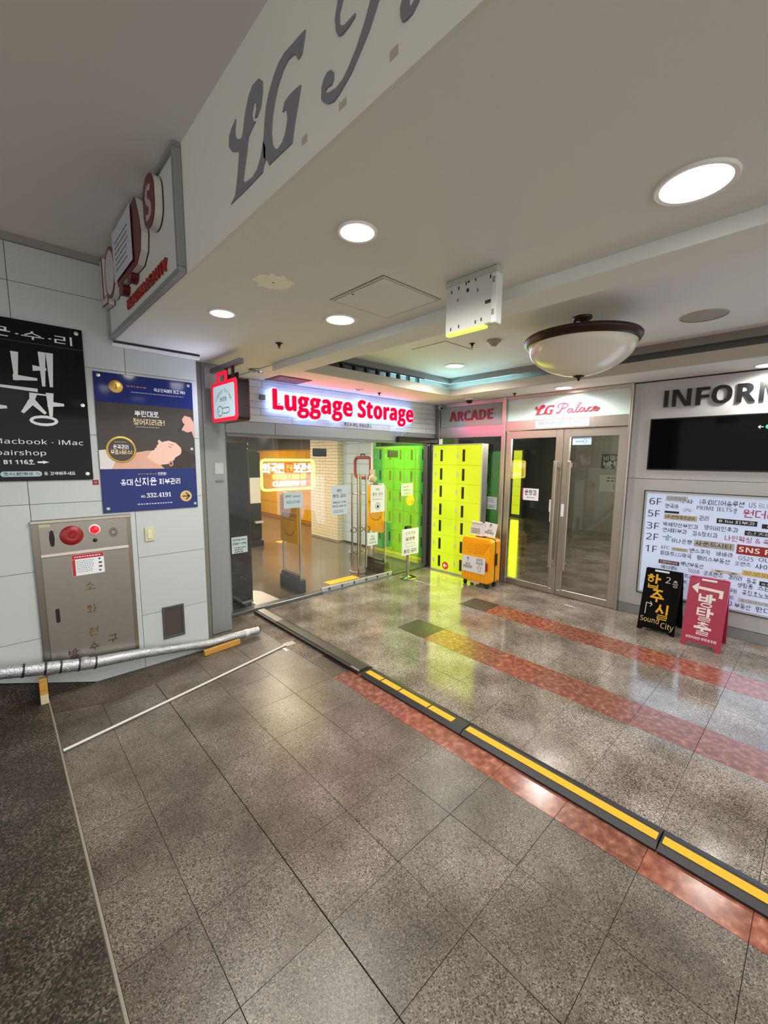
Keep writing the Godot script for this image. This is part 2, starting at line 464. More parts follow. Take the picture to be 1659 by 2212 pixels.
func _ready():
	var cam := Camera3D.new(); cam.name = "camera"; add_child(cam)
	cam.basis = Basis(Vector3.UP, deg_to_rad(-43.2117)) * Basis(Vector3.RIGHT, deg_to_rad(-7.2814)) * Basis(Vector3.BACK, deg_to_rad(.4463))
	cam.position = V3(0, 1.65, 0); cam.fov = rad_to_deg(2.0 * atan(1106.0 / 900.88)); cam.near = .05; cam.far = 100.0; cam.current = true
	var env := Environment.new()
	env.background_mode = Environment.BG_COLOR; env.background_color = Color(.87, .865, .85); env.background_energy_multiplier = 1.7
	env.tonemap_mode = Environment.TONE_MAPPER_LINEAR; env.tonemap_exposure = 1.2
	env.sdfgi_enabled = true; env.ssao_enabled = true; env.ssil_enabled = true
	var we := WorldEnvironment.new(); we.name = "world"; we.environment = env; add_child(we)
	materials()
	build_floor()
	build_left_wall()
	build_ceiling()
	build_fascia()
	build_front()
	build_right_wall()
	build_info_wall()
	build_store_inside()
	build_arcade_inside()
	ceiling_things()
	left_things()
	front_things()
	right_things()
	floor_things()

func materials():
	sans = SystemFont.new(); sans.font_names = PackedStringArray(["Droid Sans"]); sans.font_weight = 700
	plain = SystemFont.new(); plain.font_names = PackedStringArray(["Droid Sans"])
	serif = SystemFont.new(); serif.font_names = PackedStringArray(["Droid Serif"]); serif.font_weight = 700
	var speck := noise(FastNoiseLite.TYPE_CELLULAR, .115, 1024, ["3f3934", "71685f", "8d8278", "9f948a", "b2a79d", "cdc4ba"], [0.0, .11, .27, .52, .78, .93], true, 5)
	var speck2 := noise(FastNoiseLite.TYPE_CELLULAR, .1, 1024, ["2e2a26", "443e38", "5a534c", "726a61"], [0.0, .3, .6, .85], true, 9)
	var cloud := noise(FastNoiseLite.TYPE_SIMPLEX_SMOOTH, .012, 512, ["a9a39d", "d8d4cf", "ffffff"], [0.0, .45, .8], false, 4, 4)
	var rough := noise(FastNoiseLite.TYPE_SIMPLEX_SMOOTH, .02, 512, ["303030", "6a6a6a"], [0.2, .8], false, 8, 4)
	for k in 3:
		var m := StandardMaterial3D.new()
		m.albedo_color = Color([Color(.755, .75, .745), Color(.77, .765, .755), Color(.735, .73, .725)][k])
		tri_tex(m, speck, 2.25 + k * .15); mottle(m, cloud, .33)
		m.uv1_offset = V3(k * .37, k * .21, k * .43)
		m.roughness = .33; granites.append(m)
		var g := m.duplicate(); g.roughness = .115; g.albedo_color = Color([Color(.98, .99, 1.0), Color(1, 1, 1), Color(.95, .96, .97)][k])
		granites.append(g)
	granite = granites[0]; granite_in = granites[1]
	var vein := noise(FastNoiseLite.TYPE_SIMPLEX_SMOOTH, .018, 1024, ["6b4338", "7d4d3f", "8f5d4c", "a0705e", "b98f7e"], [0.0, .3, .55, .75, .95], false, 12, 5)
	for k in 2:
		var m := StandardMaterial3D.new(); tri_tex(m, vein, .9 + .15 * k); m.uv1_offset = V3(k * .3, 0, k * .6); m.roughness = .2 + .06 * k
		m.albedo_color = Color([Color(.98, .90, .86), Color(.90, .86, .83)][k])
		marbles.append(m)
	darkstone = StandardMaterial3D.new(); tri_tex(darkstone, speck2, 1.7); mottle(darkstone, cloud, .4); darkstone.roughness = .38
	darkstone.albedo_color = Color(.98, .97, .92)
	paint = StandardMaterial3D.new(); paint.albedo_color = Color("dfe1de"); paint.roughness = .82
	var bump := noise(FastNoiseLite.TYPE_SIMPLEX_SMOOTH, .08, 512, [], [], false, 3, 3)
	paint.heightmap_enabled = true; paint.heightmap_texture = bump; paint.heightmap_scale = .05; paint.uv1_triplanar = true; paint.uv1_world_triplanar = true; paint.uv1_scale = Vector3.ONE * .8
	var brushed := noise(FastNoiseLite.TYPE_SIMPLEX_SMOOTH, .05, 512, ["4c4c4c", "6c6c6c"], [0.2, .8], false, 21, 3)
	steel = M("c2bbb2", .26, 1.0, 0, "st").duplicate()
	steel.roughness_texture = brushed; steel.roughness = 1.0; steel.uv1_triplanar = true; steel.uv1_world_triplanar = true; steel.uv1_scale = V3(.6, 6, .6)
	steel_dark = steel.duplicate(); steel_dark.albedo_color = Color("8f8a83")
	white = M("e6e8e8", .4); ink = M("17171c", .6); black = M("15161a", .45); paper = M("e2e3e8", .7)

# ---------- floor ----------
func tile_mesh(cache: Dictionary, sx: float, sz: float, g0 := .0006, g1 := .0006) -> Mesh:
	var k := "%.3f_%.3f_%.4f_%.4f" % [sx, sz, g0, g1]
	if not cache.has(k): cache[k] = B(V3(-sx / 2 + g0, -.02, -sz / 2 + .0008), V3(sx / 2 - g1, 0, sz / 2 - .0008), .0008).done()
	return cache[k]

func build_floor():
	var f := setting("floor", "speckled brown-grey granite tiled floor with red stone bands")
	pt(f, "bed", V3(-7, -.2, -12.2), V3(15, -.012, 4.2), M("776c62", .9))
	var cache := {}
	var rng := RandomNumberGenerator.new(); rng.seed = 11
	# strips across x: edges and kind (0 outer granite, 1 inner granite, 2 red band)
	var xs := [.165, .418, .755, 1.095, 1.44, 1.775, 2.082, 2.44, 2.80, 3.115, 3.458, 3.80, 4.12, 4.40, 4.69, 4.965]
	var kinds := [0, 0, 0, 0, 0, 2, 1, 1, 2, 1, 1, 2, 1, 1, 1]
	for i in kinds.size():
		for j in 15:
			var z1 := .651 - j * .343
			var z0 := z1 - .343
			if z0 < -4.155:
				z0 = -4.155
				if z1 - z0 < .03: continue
			var kd: int = kinds[i]
			var m: Material
			if kd == 2:
				if j == 9: m = darkstone
				elif j > 9: m = granites[1 + 2 * rng.randi_range(0, 2)]
				else: m = marbles[rng.randi_range(0, 1)]
			else: m = granites[kd + 2 * rng.randi_range(0, 2)]
			var nm := "tile"
			if kd == 2 and j < 9: nm = "red_tile"
			elif m == darkstone: nm = "dark_tile"
			piece(f, nm, tile_mesh(cache, xs[i + 1] - xs[i], z1 - z0, .0018 if i == 2 else .0008, .0018 if i == 1 else .0008), m, V3((xs[i] + xs[i + 1]) / 2, rng.randf_range(-.0006, .0006), (z0 + z1) / 2))
	for q in [[.165, 4.965, .651, 4.2], [-7.0, -1.6, -3.55, 4.2]]:
		pt(f, "paving", V3(q[0], -.012, q[2]), V3(q[1], -.001, q[3]), granites[0])
	# inside the shop and beyond the glass doors
	pt(f, "shop_paving", V3(1.3, -.012, -12), V3(7, -.0005, -4.155), M("62594f", .14))
	pt(f, "arcade_paving", V3(4.965, -.012, -4.155), V3(14, -.0005, 1), granites[1])
	pt(f, "arcade_paving", V3(7, -.012, -8), V3(14, -.0005, -4.155), granites[1])
	var s := setting("trim_1", "dark granite landing with a pale worn edge, left of the tiles")
	for k in 4:
		pt(s, "slab", V3(-1.6, -.015, .9 - 1.12 * (k + 1) + .0015), V3(.152, .012, .9 - 1.12 * k), darkstone, .003)
	pt(s, "edge_strip", V3(.1525, -.015, -3.49), V3(.1640, .0115, .9), M("8b8378", .7), .003)

# ---------- tiled wall on the left ----------
func wall_bottom(x: float) -> float: return maxf(0.002, .0 + (.445 - x) * .36) if x < .445 else .002

func build_left_wall():
	var w := setting("wall_left", "white panelled wall with dark thin joints over a granite skirting")
	pt(w, "backing", V3(-7, 0, WZ - .3), V3(1.255, 3.1, WZ - .012), M("3a3d3f", .9))
	var xs := [-2.2, -1.6, -1.01, -.42, .165, .765, 1.262]
	var ys := [0.0, .425, .885, 1.335, 1.8, 2.255, 2.715, 2.984]
	var m := M("b9bfbf", .22); var m2 := M("b4bbbb", .22)
	var rng := RandomNumberGenerator.new(); rng.seed = 3
	for i in xs.size() - 1:
		for j in ys.size() - 1:
			var x0: float = xs[i] + .0016; var x1: float = xs[i + 1] - .0016
			var y0: float = ys[j] + .0016; var y1: float = ys[j + 1] - .0016
			if y1 < wall_bottom(x1): continue
			var pl := PackedVector2Array([V2(x0, maxf(y0, wall_bottom(x0))), V2(x1, maxf(y0, wall_bottom(x1)))])
			if i == 4 and j == 0: pl = PackedVector2Array([V2(x0, wall_bottom(x0)), V2(.445, .003), V2(x1, .003)])
			pl.append(V2(x1, y1)); pl.append(V2(x0, y1))
			if pl[0].y > y1 - .01: pl = PackedVector2Array([V2(x1 - (y1 - wall_bottom(x1)) / .36, y1), V2(x1, wall_bottom(x1)), V2(x1, y1)])
			part(w, "panel", P(pl, WZ - .012, WZ), m if rng.randf() < .5 else m2)
	pt(w, "panel", V3(.7295, .003, WZ - .001), V3(.7625, 1.332, WZ + .0025), m, .001)
	var shade_granite: StandardMaterial3D = granites[0].duplicate(); shade_granite.albedo_color = Color(.66, .63, .60); shade_granite.roughness = .5  # floor granite darkened, shade at the wall foot put into its colour
	var sk := PackedVector2Array([V2(-2.2, -.01), V2(-2.2, .94), V2(.445, -.004), V2(.445, -.01)])
	part(w, "skirting", P(sk, WZ - .012, WZ + .014), darkstone)
	part(w, "shade_patch", P(PackedVector2Array([V2(.168, 3.285), V2(.5, 3.175), V2(.757, 3.24), V2(1.08, 3.38), V2(1.25, 3.5), V2(1.25, 3.548), V2(.168, 3.548)]), 0, .0025), shade_granite)  # flat dark patch painted where the pipe and wall shade the floor
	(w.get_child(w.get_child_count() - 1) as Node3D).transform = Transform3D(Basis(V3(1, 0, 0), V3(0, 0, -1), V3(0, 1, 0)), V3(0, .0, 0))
	pt(w, "cornice", V3(-7, 2.94, WZ), V3(.70, 2.984, WZ + .025), M("8a867e", .6))
	# trim under the soffit and the grey pier at the corner
	var t := setting("trim_2", "thin white metal angle where the tiled wall meets the soffit")
	pt(t, "angle", V3(.69, 2.418, WZ), V3(1.285, 2.443, WZ + .03), M("d5d9dd", .4), .003)
	pt(t, "gap_strip", V3(.70, 2.443, WZ + .012), V3(1.285, 2.456, WZ + .028), black)
	var c := setting("wall_pier", "narrow grey metal clad pier between tiled wall and shop window")
	pt(c, "return_panel", V3(1.268, 0, -3.87), V3(1.385, 2.46, -3.80), M("7d7b72", .5, .2))
	pt(c, "face_panel", V3(1.388, 0.004, -4.3), V3(1.573, 2.46, -3.797), M("8f9496", .42, .25), .004)
	pt(c, "side_panel", V3(1.573, 0.004, -4.3), V3(1.736, 2.46, -4.16), M("8f9396", .42, .35))
	pt(c, "plate", V3(1.47, 1.50, -3.797), V3(1.55, 1.60, -3.792), M("b3b6b8", .4), .002)
	pt(c, "plate", V3(1.475, 1.425, -3.797), V3(1.545, 1.445, -3.79), M("6c6e70", .4), .002)

# ---------- ceilings ----------
func build_ceiling():
	var c := setting("ceiling", "smooth cream painted soffit with a dropped beam and a recessed coffer")
	pt(c, "soffit", V3(.72, 2.46, -4.3), V3(1.868, 2.75, 4.2), paint)
	pt(c, "beam", V3(1.868, 2.405, -3.43), V3(2.07, 2.75, 4.2), paint, .002)
	pt(c, "border", V3(1.868, 2.452, -4.3), V3(5.0, 2.50, -3.46), paint)
	pt(c, "border", V3(4.40, 2.4525, -3.46), V3(5.0, 2.50, 4.2), paint)
	var lip := M("b4ae9f", .6)
	pt(c, "cornice", V3(2.07, 2.45, -3.46), V3(4.40, 2.545, -3.43), lip, .004)
	pt(c, "cornice", V3(4.37, 2.45, -3.43), V3(4.40, 2.545, 4.2), lip, .004)
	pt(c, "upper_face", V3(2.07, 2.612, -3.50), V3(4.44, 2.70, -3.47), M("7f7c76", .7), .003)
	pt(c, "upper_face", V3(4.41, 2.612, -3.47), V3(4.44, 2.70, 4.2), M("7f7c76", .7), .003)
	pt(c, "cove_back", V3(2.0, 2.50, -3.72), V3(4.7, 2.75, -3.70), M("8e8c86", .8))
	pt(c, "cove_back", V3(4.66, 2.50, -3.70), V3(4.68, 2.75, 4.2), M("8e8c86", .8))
	pt(c, "coffer_panel", V3(2.07, 2.68, -3.72), V3(4.68, 2.76, 4.2), paint)
	for k in 9:
		pt(c, "bracket", V3(2.5 + k * .16, 2.548, -3.50), V3(2.53 + k * .16, 2.602, -3.46), M("1d1d1f", .6))
	pt(c, "rail", V3(2.07, 2.60, -3.49), V3(3.9, 2.614, -3.455), M("1d1d1f", .6))
	var u := setting("ceiling", "dim grey plaster ceiling of the entrance, above the fascia")
	pt(u, "plaster", V3(-7, 2.985, -3.9), V3(.72, 3.1, 4.2), M("dedad5", .9))
	pt(u, "roof", V3(.72, 2.76, -4.3), V3(5.2, 3.1, 4.2), M("908c86", .9))

func build_fascia():
	var w := setting("wall_fascia", "cream fascia beam with large dark grey raised script lettering")
	pt(w, "face", V3(.706, 2.46, WZ), V3(.72, 2.985, 4.2), M("dcdad2", .7))
	# axes of the letters: right = +z, out = -x
	var h := Node3D.new(); h.name = "lettering"; w.add_child(h); h.position = V3(.706, 0, 0); h.rotation.y = -PI / 2
	var lm := M("7c7b83", .5)
	for q in [["letter", L_SHAPE], ["letter", G_SHAPE], ["letter", P_STEM], ["letter", P_BOWL], ["letter", A_BOWL]]:
		part(h, q[0], P(PackedVector2Array(q[1]), 0, .004), lm)
	for q in [[-.744, 2.507, -.718, 2.527], [-.926, 2.508, -.896, 2.525], [-1.097, 2.513, -1.069, 2.533]]:
		pt(h, "sticker", V3(q[0], q[1], 0), V3(q[2], q[3], .0008), M("b1ac97", .7))

const L_SHAPE := [Vector2(-1.560, 2.548), Vector2(-1.523, 2.561), Vector2(-1.500, 2.610), Vector2(-1.480, 2.682), Vector2(-1.535, 2.707), Vector2(-1.560, 2.735), Vector2(-1.555, 2.764), Vector2(-1.533, 2.780), Vector2(-1.499, 2.791), Vector2(-1.510, 2.761), Vector2(-1.508, 2.743), Vector2(-1.493, 2.725), Vector2(-1.463, 2.712), Vector2(-1.451, 2.719), Vector2(-1.430, 2.767), Vector2(-1.403, 2.803), Vector2(-1.372, 2.820), Vector2(-1.329, 2.815), Vector2(-1.309, 2.796), Vector2(-1.309, 2.770), Vector2(-1.323, 2.734), Vector2(-1.350, 2.718), Vector2(-1.364, 2.723), Vector2(-1.350, 2.740), Vector2(-1.353, 2.762), Vector2(-1.367, 2.768), Vector2(-1.384, 2.743), Vector2(-1.375, 2.719), Vector2(-1.360, 2.711), Vector2(-1.389, 2.702), Vector2(-1.412, 2.692), Vector2(-1.429, 2.649), Vector2(-1.451, 2.604), Vector2(-1.459, 2.584), Vector2(-1.446, 2.569), Vector2(-1.390, 2.562), Vector2(-1.355, 2.571), Vector2(-1.330, 2.595), Vector2(-1.311, 2.632), Vector2(-1.297, 2.604), Vector2(-1.301, 2.572), Vector2(-1.314, 2.563), Vector2(-1.323, 2.546), Vector2(-1.437, 2.545)]
const G_SHAPE := [Vector2(-1.068, 2.778), Vector2(-1.110, 2.783), Vector2(-1.135, 2.785), Vector2(-1.175, 2.790), Vector2(-1.210, 2.784), Vector2(-1.240, 2.767), Vector2(-1.267, 2.744), Vector2(-1.288, 2.715), Vector2(-1.298, 2.687), Vector2(-1.304, 2.659), Vector2(-1.312, 2.618), Vector2(-1.311, 2.583), Vector2(-1.297, 2.571), Vector2(-1.288, 2.565), Vector2(-1.279, 2.547), Vector2(-1.259, 2.547), Vector2(-1.145, 2.543), Vector2(-1.130, 2.586), Vector2(-1.109, 2.627), Vector2(-1.094, 2.662), Vector2(-1.120, 2.667), Vector2(-1.153, 2.670), Vector2(-1.181, 2.666), Vector2(-1.192, 2.647), Vector2(-1.181, 2.649), Vector2(-1.168, 2.634), Vector2(-1.166, 2.614), Vector2(-1.181, 2.583), Vector2(-1.199, 2.570), Vector2(-1.221, 2.566), Vector2(-1.239, 2.571), Vector2(-1.257, 2.595), Vector2(-1.261, 2.627), Vector2(-1.253, 2.669), Vector2(-1.236, 2.703), Vector2(-1.213, 2.732), Vector2(-1.184, 2.753), Vector2(-1.156, 2.761), Vector2(-1.130, 2.757), Vector2(-1.114, 2.747), Vector2(-1.105, 2.730), Vector2(-1.087, 2.733), Vector2(-1.077, 2.753)]
const P_STEM := [Vector2(-.70, 2.80), Vector2(-.725, 2.80), Vector2(-.765, 2.72), Vector2(-.797, 2.677), Vector2(-.826, 2.634), Vector2(-.853, 2.604), Vector2(-.880, 2.582), Vector2(-.907, 2.567), Vector2(-.934, 2.564), Vector2(-.960, 2.569), Vector2(-.976, 2.575), Vector2(-.980, 2.583), Vector2(-.973, 2.587), Vector2(-.954, 2.582), Vector2(-.945, 2.589), Vector2(-.945, 2.605), Vector2(-.953, 2.615), Vector2(-.970, 2.620), Vector2(-.986, 2.613), Vector2(-.996, 2.599), Vector2(-.998, 2.574), Vector2(-.987, 2.560), Vector2(-.968, 2.547), Vector2(-.945, 2.539), Vector2(-.919, 2.544), Vector2(-.895, 2.554), Vector2(-.871, 2.564), Vector2(-.839, 2.588), Vector2(-.809, 2.611), Vector2(-.789, 2.635), Vector2(-.765, 2.665), Vector2(-.735, 2.71)]
const P_BOWL := [Vector2(-.83, 2.83), Vector2(-.88, 2.80), Vector2(-.915, 2.759), Vector2(-.925, 2.746), Vector2(-.937, 2.715), Vector2(-.933, 2.686), Vector2(-.923, 2.670), Vector2(-.908, 2.664), Vector2(-.884, 2.665), Vector2(-.861, 2.670), Vector2(-.859, 2.676), Vector2(-.873, 2.677), Vector2(-.899, 2.678), Vector2(-.913, 2.685), Vector2(-.920, 2.696), Vector2(-.920, 2.717), Vector2(-.908, 2.734), Vector2(-.89, 2.755), Vector2(-.86, 2.785), Vector2(-.82, 2.815)]
const A_BOWL := [Vector2(-.66, 2.66), Vector2(-.697, 2.607), Vector2(-.706, 2.595), Vector2(-.711, 2.585), Vector2(-.709, 2.568), Vector2(-.704, 2.556), Vector2(-.693, 2.552), Vector2(-.676, 2.552), Vector2(-.659, 2.563), Vector2(-.62, 2.61), Vector2(-.63, 2.62), Vector2(-.665, 2.575), Vector2(-.679, 2.568), Vector2(-.686, 2.576), Vector2(-.685, 2.583), Vector2(-.65, 2.65)]

# ---------- shop front ----------
func build_front():
	var w := setting("wall_back", "white plank clad sign band with grey metal header over the shop window")
	pt(w, "backing", V3(1.58, 2.02, AZ - .15), V3(5.1, 2.46, AZ - .016), M("77797c", .8))
	var wm := [M("c9ccd3", .4), M("c2c5cc", .4), M("cdd0d6", .4)]
	var rng := RandomNumberGenerator.new(); rng.seed = 7
	for r in 6:
		var x := 1.736 - fmod(r * .37, .75)
		var y0 := 2.02 + r * .0715
		while x < 5.03:
			var x0 := maxf(x, 1.736); var x1 := minf(x + .75, 5.03)
			if x1 - x0 > .02: pt(w, "plank", V3(x0 + .001, y0 + .0012, AZ - .016), V3(x1 - .001, y0 + .0703, AZ), wm[rng.randi_range(0, 2)], .0025)
			x += .75
	pt(w, "top_rail", V3(1.736, 2.449, AZ - .02), V3(5.03, 2.453, AZ + .002), M("8b8f96", .4, .3))
	var hm := M("9b9fa3", .4, .35)
	for q in [[1.736, 2.278], [2.281, 4.10], [4.103, 5.03]]:
		pt(w, "header_panel", V3(q[0], 1.895, AZ - .06), V3(q[1], 2.018, AZ), hm, .003)
	pt(w, "header_lip", V3(1.736, 1.862, AZ - .05), V3(5.03, 1.893, AZ + .004), M("7e8285", .35, .5), .003)
	# glass line: fixed pane, two door leaves, fixed pane
	var g := setting("window_1", "frameless glass shop front of the luggage store")
	var gm := glass(.012)
	for q in [[1.74, 2.848], [4.067, 4.745]]:
		pt(g, "pane", V3(q[0], .035, AZ - .006), V3(q[1], 1.862, AZ + .006), gm)
	pt(g, "sill", V3(1.574, 0, AZ - .05), V3(2.85, .036, AZ + .05), M("777b7b", .3, .7), .006)
	pt(g, "sill", V3(4.065, 0, AZ - .04), V3(4.78, .036, AZ + .03), M("777b7b", .3, .7), .006)
	pt(g, "threshold", V3(2.85, -.01, AZ - .05), V3(4.065, .006, AZ + .05), M("6f7272", .35, .6), .003)
	pt(g, "jamb", V3(4.748, 0, AZ - .05), V3(4.80, 1.862, AZ + .03), M("6b6c6a", .3, .7), .004)
	pt(g, "jamb", V3(4.80, 0, AZ - .1), V3(4.86, 1.895, AZ + .0), M("34352f", .4, .4), .004)
	pt(g, "jamb", V3(4.86, 0, AZ - .1), V3(5.03, 1.895, AZ + .02), M("777773", .35, .6), .004)
	var k := 0
	for q in [[2.852, 3.456], [3.460, 4.063]]:
		var d := setting("door_%d" % (k + 1), ["left glass door leaf of the shop, between fixed pane and seam", "right glass door leaf of the shop, beside the fixed end pane"][k], V3(q[0], 0, AZ))
		var wd: float = q[1] - q[0]
		pt(d, "pane", V3(0, .06, -.006), V3(wd, 1.85, .006), gm)
		pt(d, "patch_fitting", V3((-.09 if k == 0 else wd - .09), 1.67, -.016), V3((.09 if k == 0 else wd + .09), 1.765, .016), M("55585a", .3, .8), .004)
		var kp := pt(d, "kick_plate", V3(0, .006, -.014), V3(wd, .06, .014), M("c9ced6", .3, .5), .003)
		fine_print(kp, V3(.08, .04, .0145), wd - .2, 2, .012, M("6d727a", .6), .9, 5 + k)
		for s in 3: pt(kp, "mark", V3(.1 + s * .2, .015, .0145), V3(.125 + s * .2, .05, .015), M("33373c", .6))
		var hx := wd - .065 if k == 0 else .07
		for side in [-1.0, 1.0]:
			var mb := MB.new()
			mb.tube([V3(hx, .22, side * .06), V3(hx, 1.45, side * .06)], .013, 12)
			for y in [.42, 1.2]: mb.tube([V3(hx, y, 0), V3(hx, y, side * .06)], .008, 8)
			part(d, "handle", mb, M("b9b2a6", .18, 1.0))
		k += 1

# ---------- glass doors on the right ----------
func build_right_wall():
	var w := setting("wall_right", "stainless steel framed entrance screen with pale glass sign panels", V3(BX, 0, 0), -PI / 2)
	pt(w, "post", V3(-4.13, 0, -.06), V3(-4.06, 2.45, .03), steel_dark, .004)
	pt(w, "post", V3(-3.0, 0, -.06), V3(-2.945, 2.45, .05), steel, .004)
	pt(w, "post", V3(-1.50, 0, -.06), V3(-1.475, 2.45, .05), steel, .004)
	pt(w, "head", V3(-4.06, 2.395, -.06), V3(-3.0, 2.45, .02), steel, .003)
	pt(w, "head", V3(-2.945, 2.412, -.06), V3(-1.475, 2.45, .035), steel, .003)
	pt(w, "rail", V3(-4.06, 1.955, -.05), V3(-3.0, 2.112, .012), steel, .003)
	pt(w, "lintel", V3(-2.945, 2.018, -.05), V3(-1.50, 2.138, .035), steel, .003)
	var pg := M("d2e8e6", .08)
	var p1 := pt(w, "sign_panel", V3(-4.06, 2.112, -.02), V3(-3.0, 2.395, -.004), M("8fa09b", .06))
	write(p1, "lettering", "ARCADE", V3(-3.892, 2.195, -.002), .132, M("8d1b26", .35), {"w": .732, "d": .012, "f": sans})
	var p2 := pt(w, "sign_panel", V3(-2.945, 2.138, -.02), V3(-1.50, 2.412, -.004), pg)
	var red := M("c3223a", .35)
	var mb := MB.new()
	var xf := Transform3D(Basis().scaled(V3(.5, .42, 1)), V3(-2.567 + 1.56 * .5, 2.2 - 2.545 * .42, -.004))
	mb.prism(PackedVector2Array(L_SHAPE), 0, .012, xf); mb.prism(PackedVector2Array(G_SHAPE), 0, .012, xf)
	var t := Transform2D(0.0, V2(.172, .105), 0.0, V2(-2.29, 2.20))
	for s in [[V3(.46, .98, .05), V3(.36, .7, .09), V3(.24, .3, .1), V3(.1, .06, .08), V3(-.03, .08, .05), V3(-.0, .2, .06)],
		[V3(.12, .6, .05), V3(.04, .82, .07), V3(.2, 1.04, .05), V3(.52, 1.06, .07), V3(.72, .86, .08), V3(.6, .62, .05), V3(.34, .52, .04)],
		[V3(1.02, .42, .05), V3(.86, .46, .06), V3(.7, .22, .08), V3(.78, .03, .06), V3(.93, .15, .05), V3(1.05, .44, .07), V3(1.0, .1, .07), V3(1.1, .02, .05), V3(1.2, .15, .04)],
		[V3(1.2, .15, .04), V3(1.4, .6, .05), V3(1.54, 1.02, .06), V3(1.46, 1.06, .05), V3(1.34, .7, .07), V3(1.26, .1, .08), V3(1.34, .02, .05), V3(1.44, .15, .04)],
		[V3(1.78, .42, .05), V3(1.62, .46, .06), V3(1.46, .22, .08), V3(1.54, .03, .06), V3(1.69, .15, .05), V3(1.81, .44, .07), V3(1.76, .1, .07), V3(1.86, .02, .05), V3(1.96, .15, .04)],
		[V3(2.28, .36, .07), V3(2.16, .46, .05), V3(2.0, .24, .08), V3(2.06, .03, .06), V3(2.22, .05, .05), V3(2.34, .18, .04)],
		[V3(2.34, .18, .04), V3(2.54, .3, .06), V3(2.54, .46, .05), V3(2.4, .42, .07), V3(2.36, .18, .08), V3(2.44, .02, .06), V3(2.6, .1, .05), V3(2.72, .36, .04)]]:
		brush(mb, s, -.004, .008, t)
	part(p2, "lettering", mb, red)
	var nt := pt(w, "notice", V3(-2.536, 2.036, .035), V3(-1.90, 2.122, .0375), M("d3dbe6", .4))
	fine_print(nt, V3(-2.5, 2.104, .0385), .57, 2, .02, M("2a3550", .6), 1.0, 21)
	fine_print(nt, V3(-2.3, 2.058, .0385), .25, 1, .016, M("2a3550", .6), 1.0, 22)
	# fixed glass beside the doors
	var g := setting("window_2", "fixed glass pane between the yellow light box and the steel doors", V3(BX, 0, 0), -PI / 2)
	pt(g, "pane", V3(-4.06, .06, -.012), V3(-3.0, 1.955, 0), glass(.02, "8f9f98"))
	pt(g, "bottom_rail", V3(-4.06, 0, -.05), V3(-3.0, .07, .012), steel_dark, .003)
	# door leaves
	var k := 0
	for q in [[-2.94, -2.193], [-2.187, -1.505]]:
		var d := setting("door_%d" % (k + 3), ["left steel framed glass door with a long steel pull", "right steel framed glass door, next to the directory wall"][k], V3(BX, 0, q[0]), -PI / 2)
		var wd: float = q[1] - q[0]
		pt(d, "stile", V3(0, .005, -.02), V3(.075, 2.012, .02), steel, .004)
		pt(d, "stile", V3(wd - .085, .005, -.02), V3(wd, 2.012, .02), steel, .004)
		pt(d, "top_rail", V3(.075, 1.918, -.02), V3(wd - .085, 2.012, .02), steel, .004)
		pt(d, "bottom_rail", V3(.075, .005, -.02), V3(wd - .085, .085, .02), steel, .004)
		pt(d, "pane", V3(.075, .085, -.005), V3(wd - .085, 1.918, .005), glass(.03, "6c6a60"))
		pt(d, "bolt", V3(wd - .08 if k == 0 else .03, .02, .02), V3(wd - .04 if k == 0 else .07, .075, .035), steel, .003)
		var hx := wd - .05 if k == 0 else .11
		var hb := MB.new()
		hb.box(V3(hx - .02, .34, .065), V3(hx + .02, 1.64, .09), .005)
		hb.box(V3(hx - .015, .36, .02), V3(hx + .015, .42, .07), .003)
		hb.box(V3(hx - .015, 1.56, .02), V3(hx + .015, 1.62, .07), .003)
		part(d, "handle", hb, steel)
		if k == 0:
			pt(d, "push_label", V3(wd - .13, 1.02, .0055), V3(wd - .09, 1.17, .0065), paper)
			pt(d, "push_label", V3(wd - .11, .90, .021), V3(wd - .07, 1.03, .022), paper)
		else: pt(d, "push_label", V3(.02, .98, .0205), V3(.055, 1.13, .0215), paper)
		k += 1

func build_info_wall():
	var w := setting("wall_info", "grey metal panelled wall around the building directory", V3(BX, 0, 0), -PI / 2)
	var gm := M("adaead", .42, .05); var gm2 := M("b2b2b4", .4, .05)
	pt(w, "backing", V3(-1.474, 0, -.3), V3(4.2, 2.45, -.013), M("55565a", .8))
	pt(w, "panel", V3(-1.474, 1.467, -.012), V3(.9, 2.44, 0), gm2, .002)
	pt(w, "panel", V3(-1.474, .105, -.012), V3(.9, 1.463, 0), gm, .002)
	pt(w, "panel", V3(-1.474, .0, -.012), V3(.9, .10, .0), M("8c8d8c", .4, .4), .002)
	pt(w, "panel", V3(.904, 0, -.012), V3(4.2, 2.44, 0), gm, .002)
	pt(w, "shadow_gap", V3(-1.474, 2.44, -.012), V3(4.2, 2.452, -.001), black)

# ---------- rooms behind the glass ----------
func locker_bank(called: String, label: String, at: Vector3, cols: int, rows: int, cw: float, rh: float, door: Material, body: Material, y0 := .05, slot := true) -> Node3D:
	# faces -x; the near end of the bank is at 'at', columns run towards +z
	var t := thing(called, label, "lockers", at, -PI / 2)
	pt(t, "body", V3(0, 0, -.45), V3(cols * cw, y0 + rows * rh + .03, -.018), body, .004)
	var dm := B(V3(.004, .004, -.018), V3(cw - .004, rh - .004, 0), .004).done()
	for c in cols:
		for r in rows:
			var d := piece(t, "door", dm, door, V3(c * cw, y0 + r * rh, 0))
			if slot:
				pt(d, "grip_slot", V3(cw * .60, rh * .45, -.002), V3(cw * .76, rh * .92, .003), M("0d0e0b", .8))
				pt(d, "lock", V3(cw * .2, rh * .5, 0), V3(cw * .3, rh * .7, .012), M("c6c9c4", .3, .8), .003)
	return t

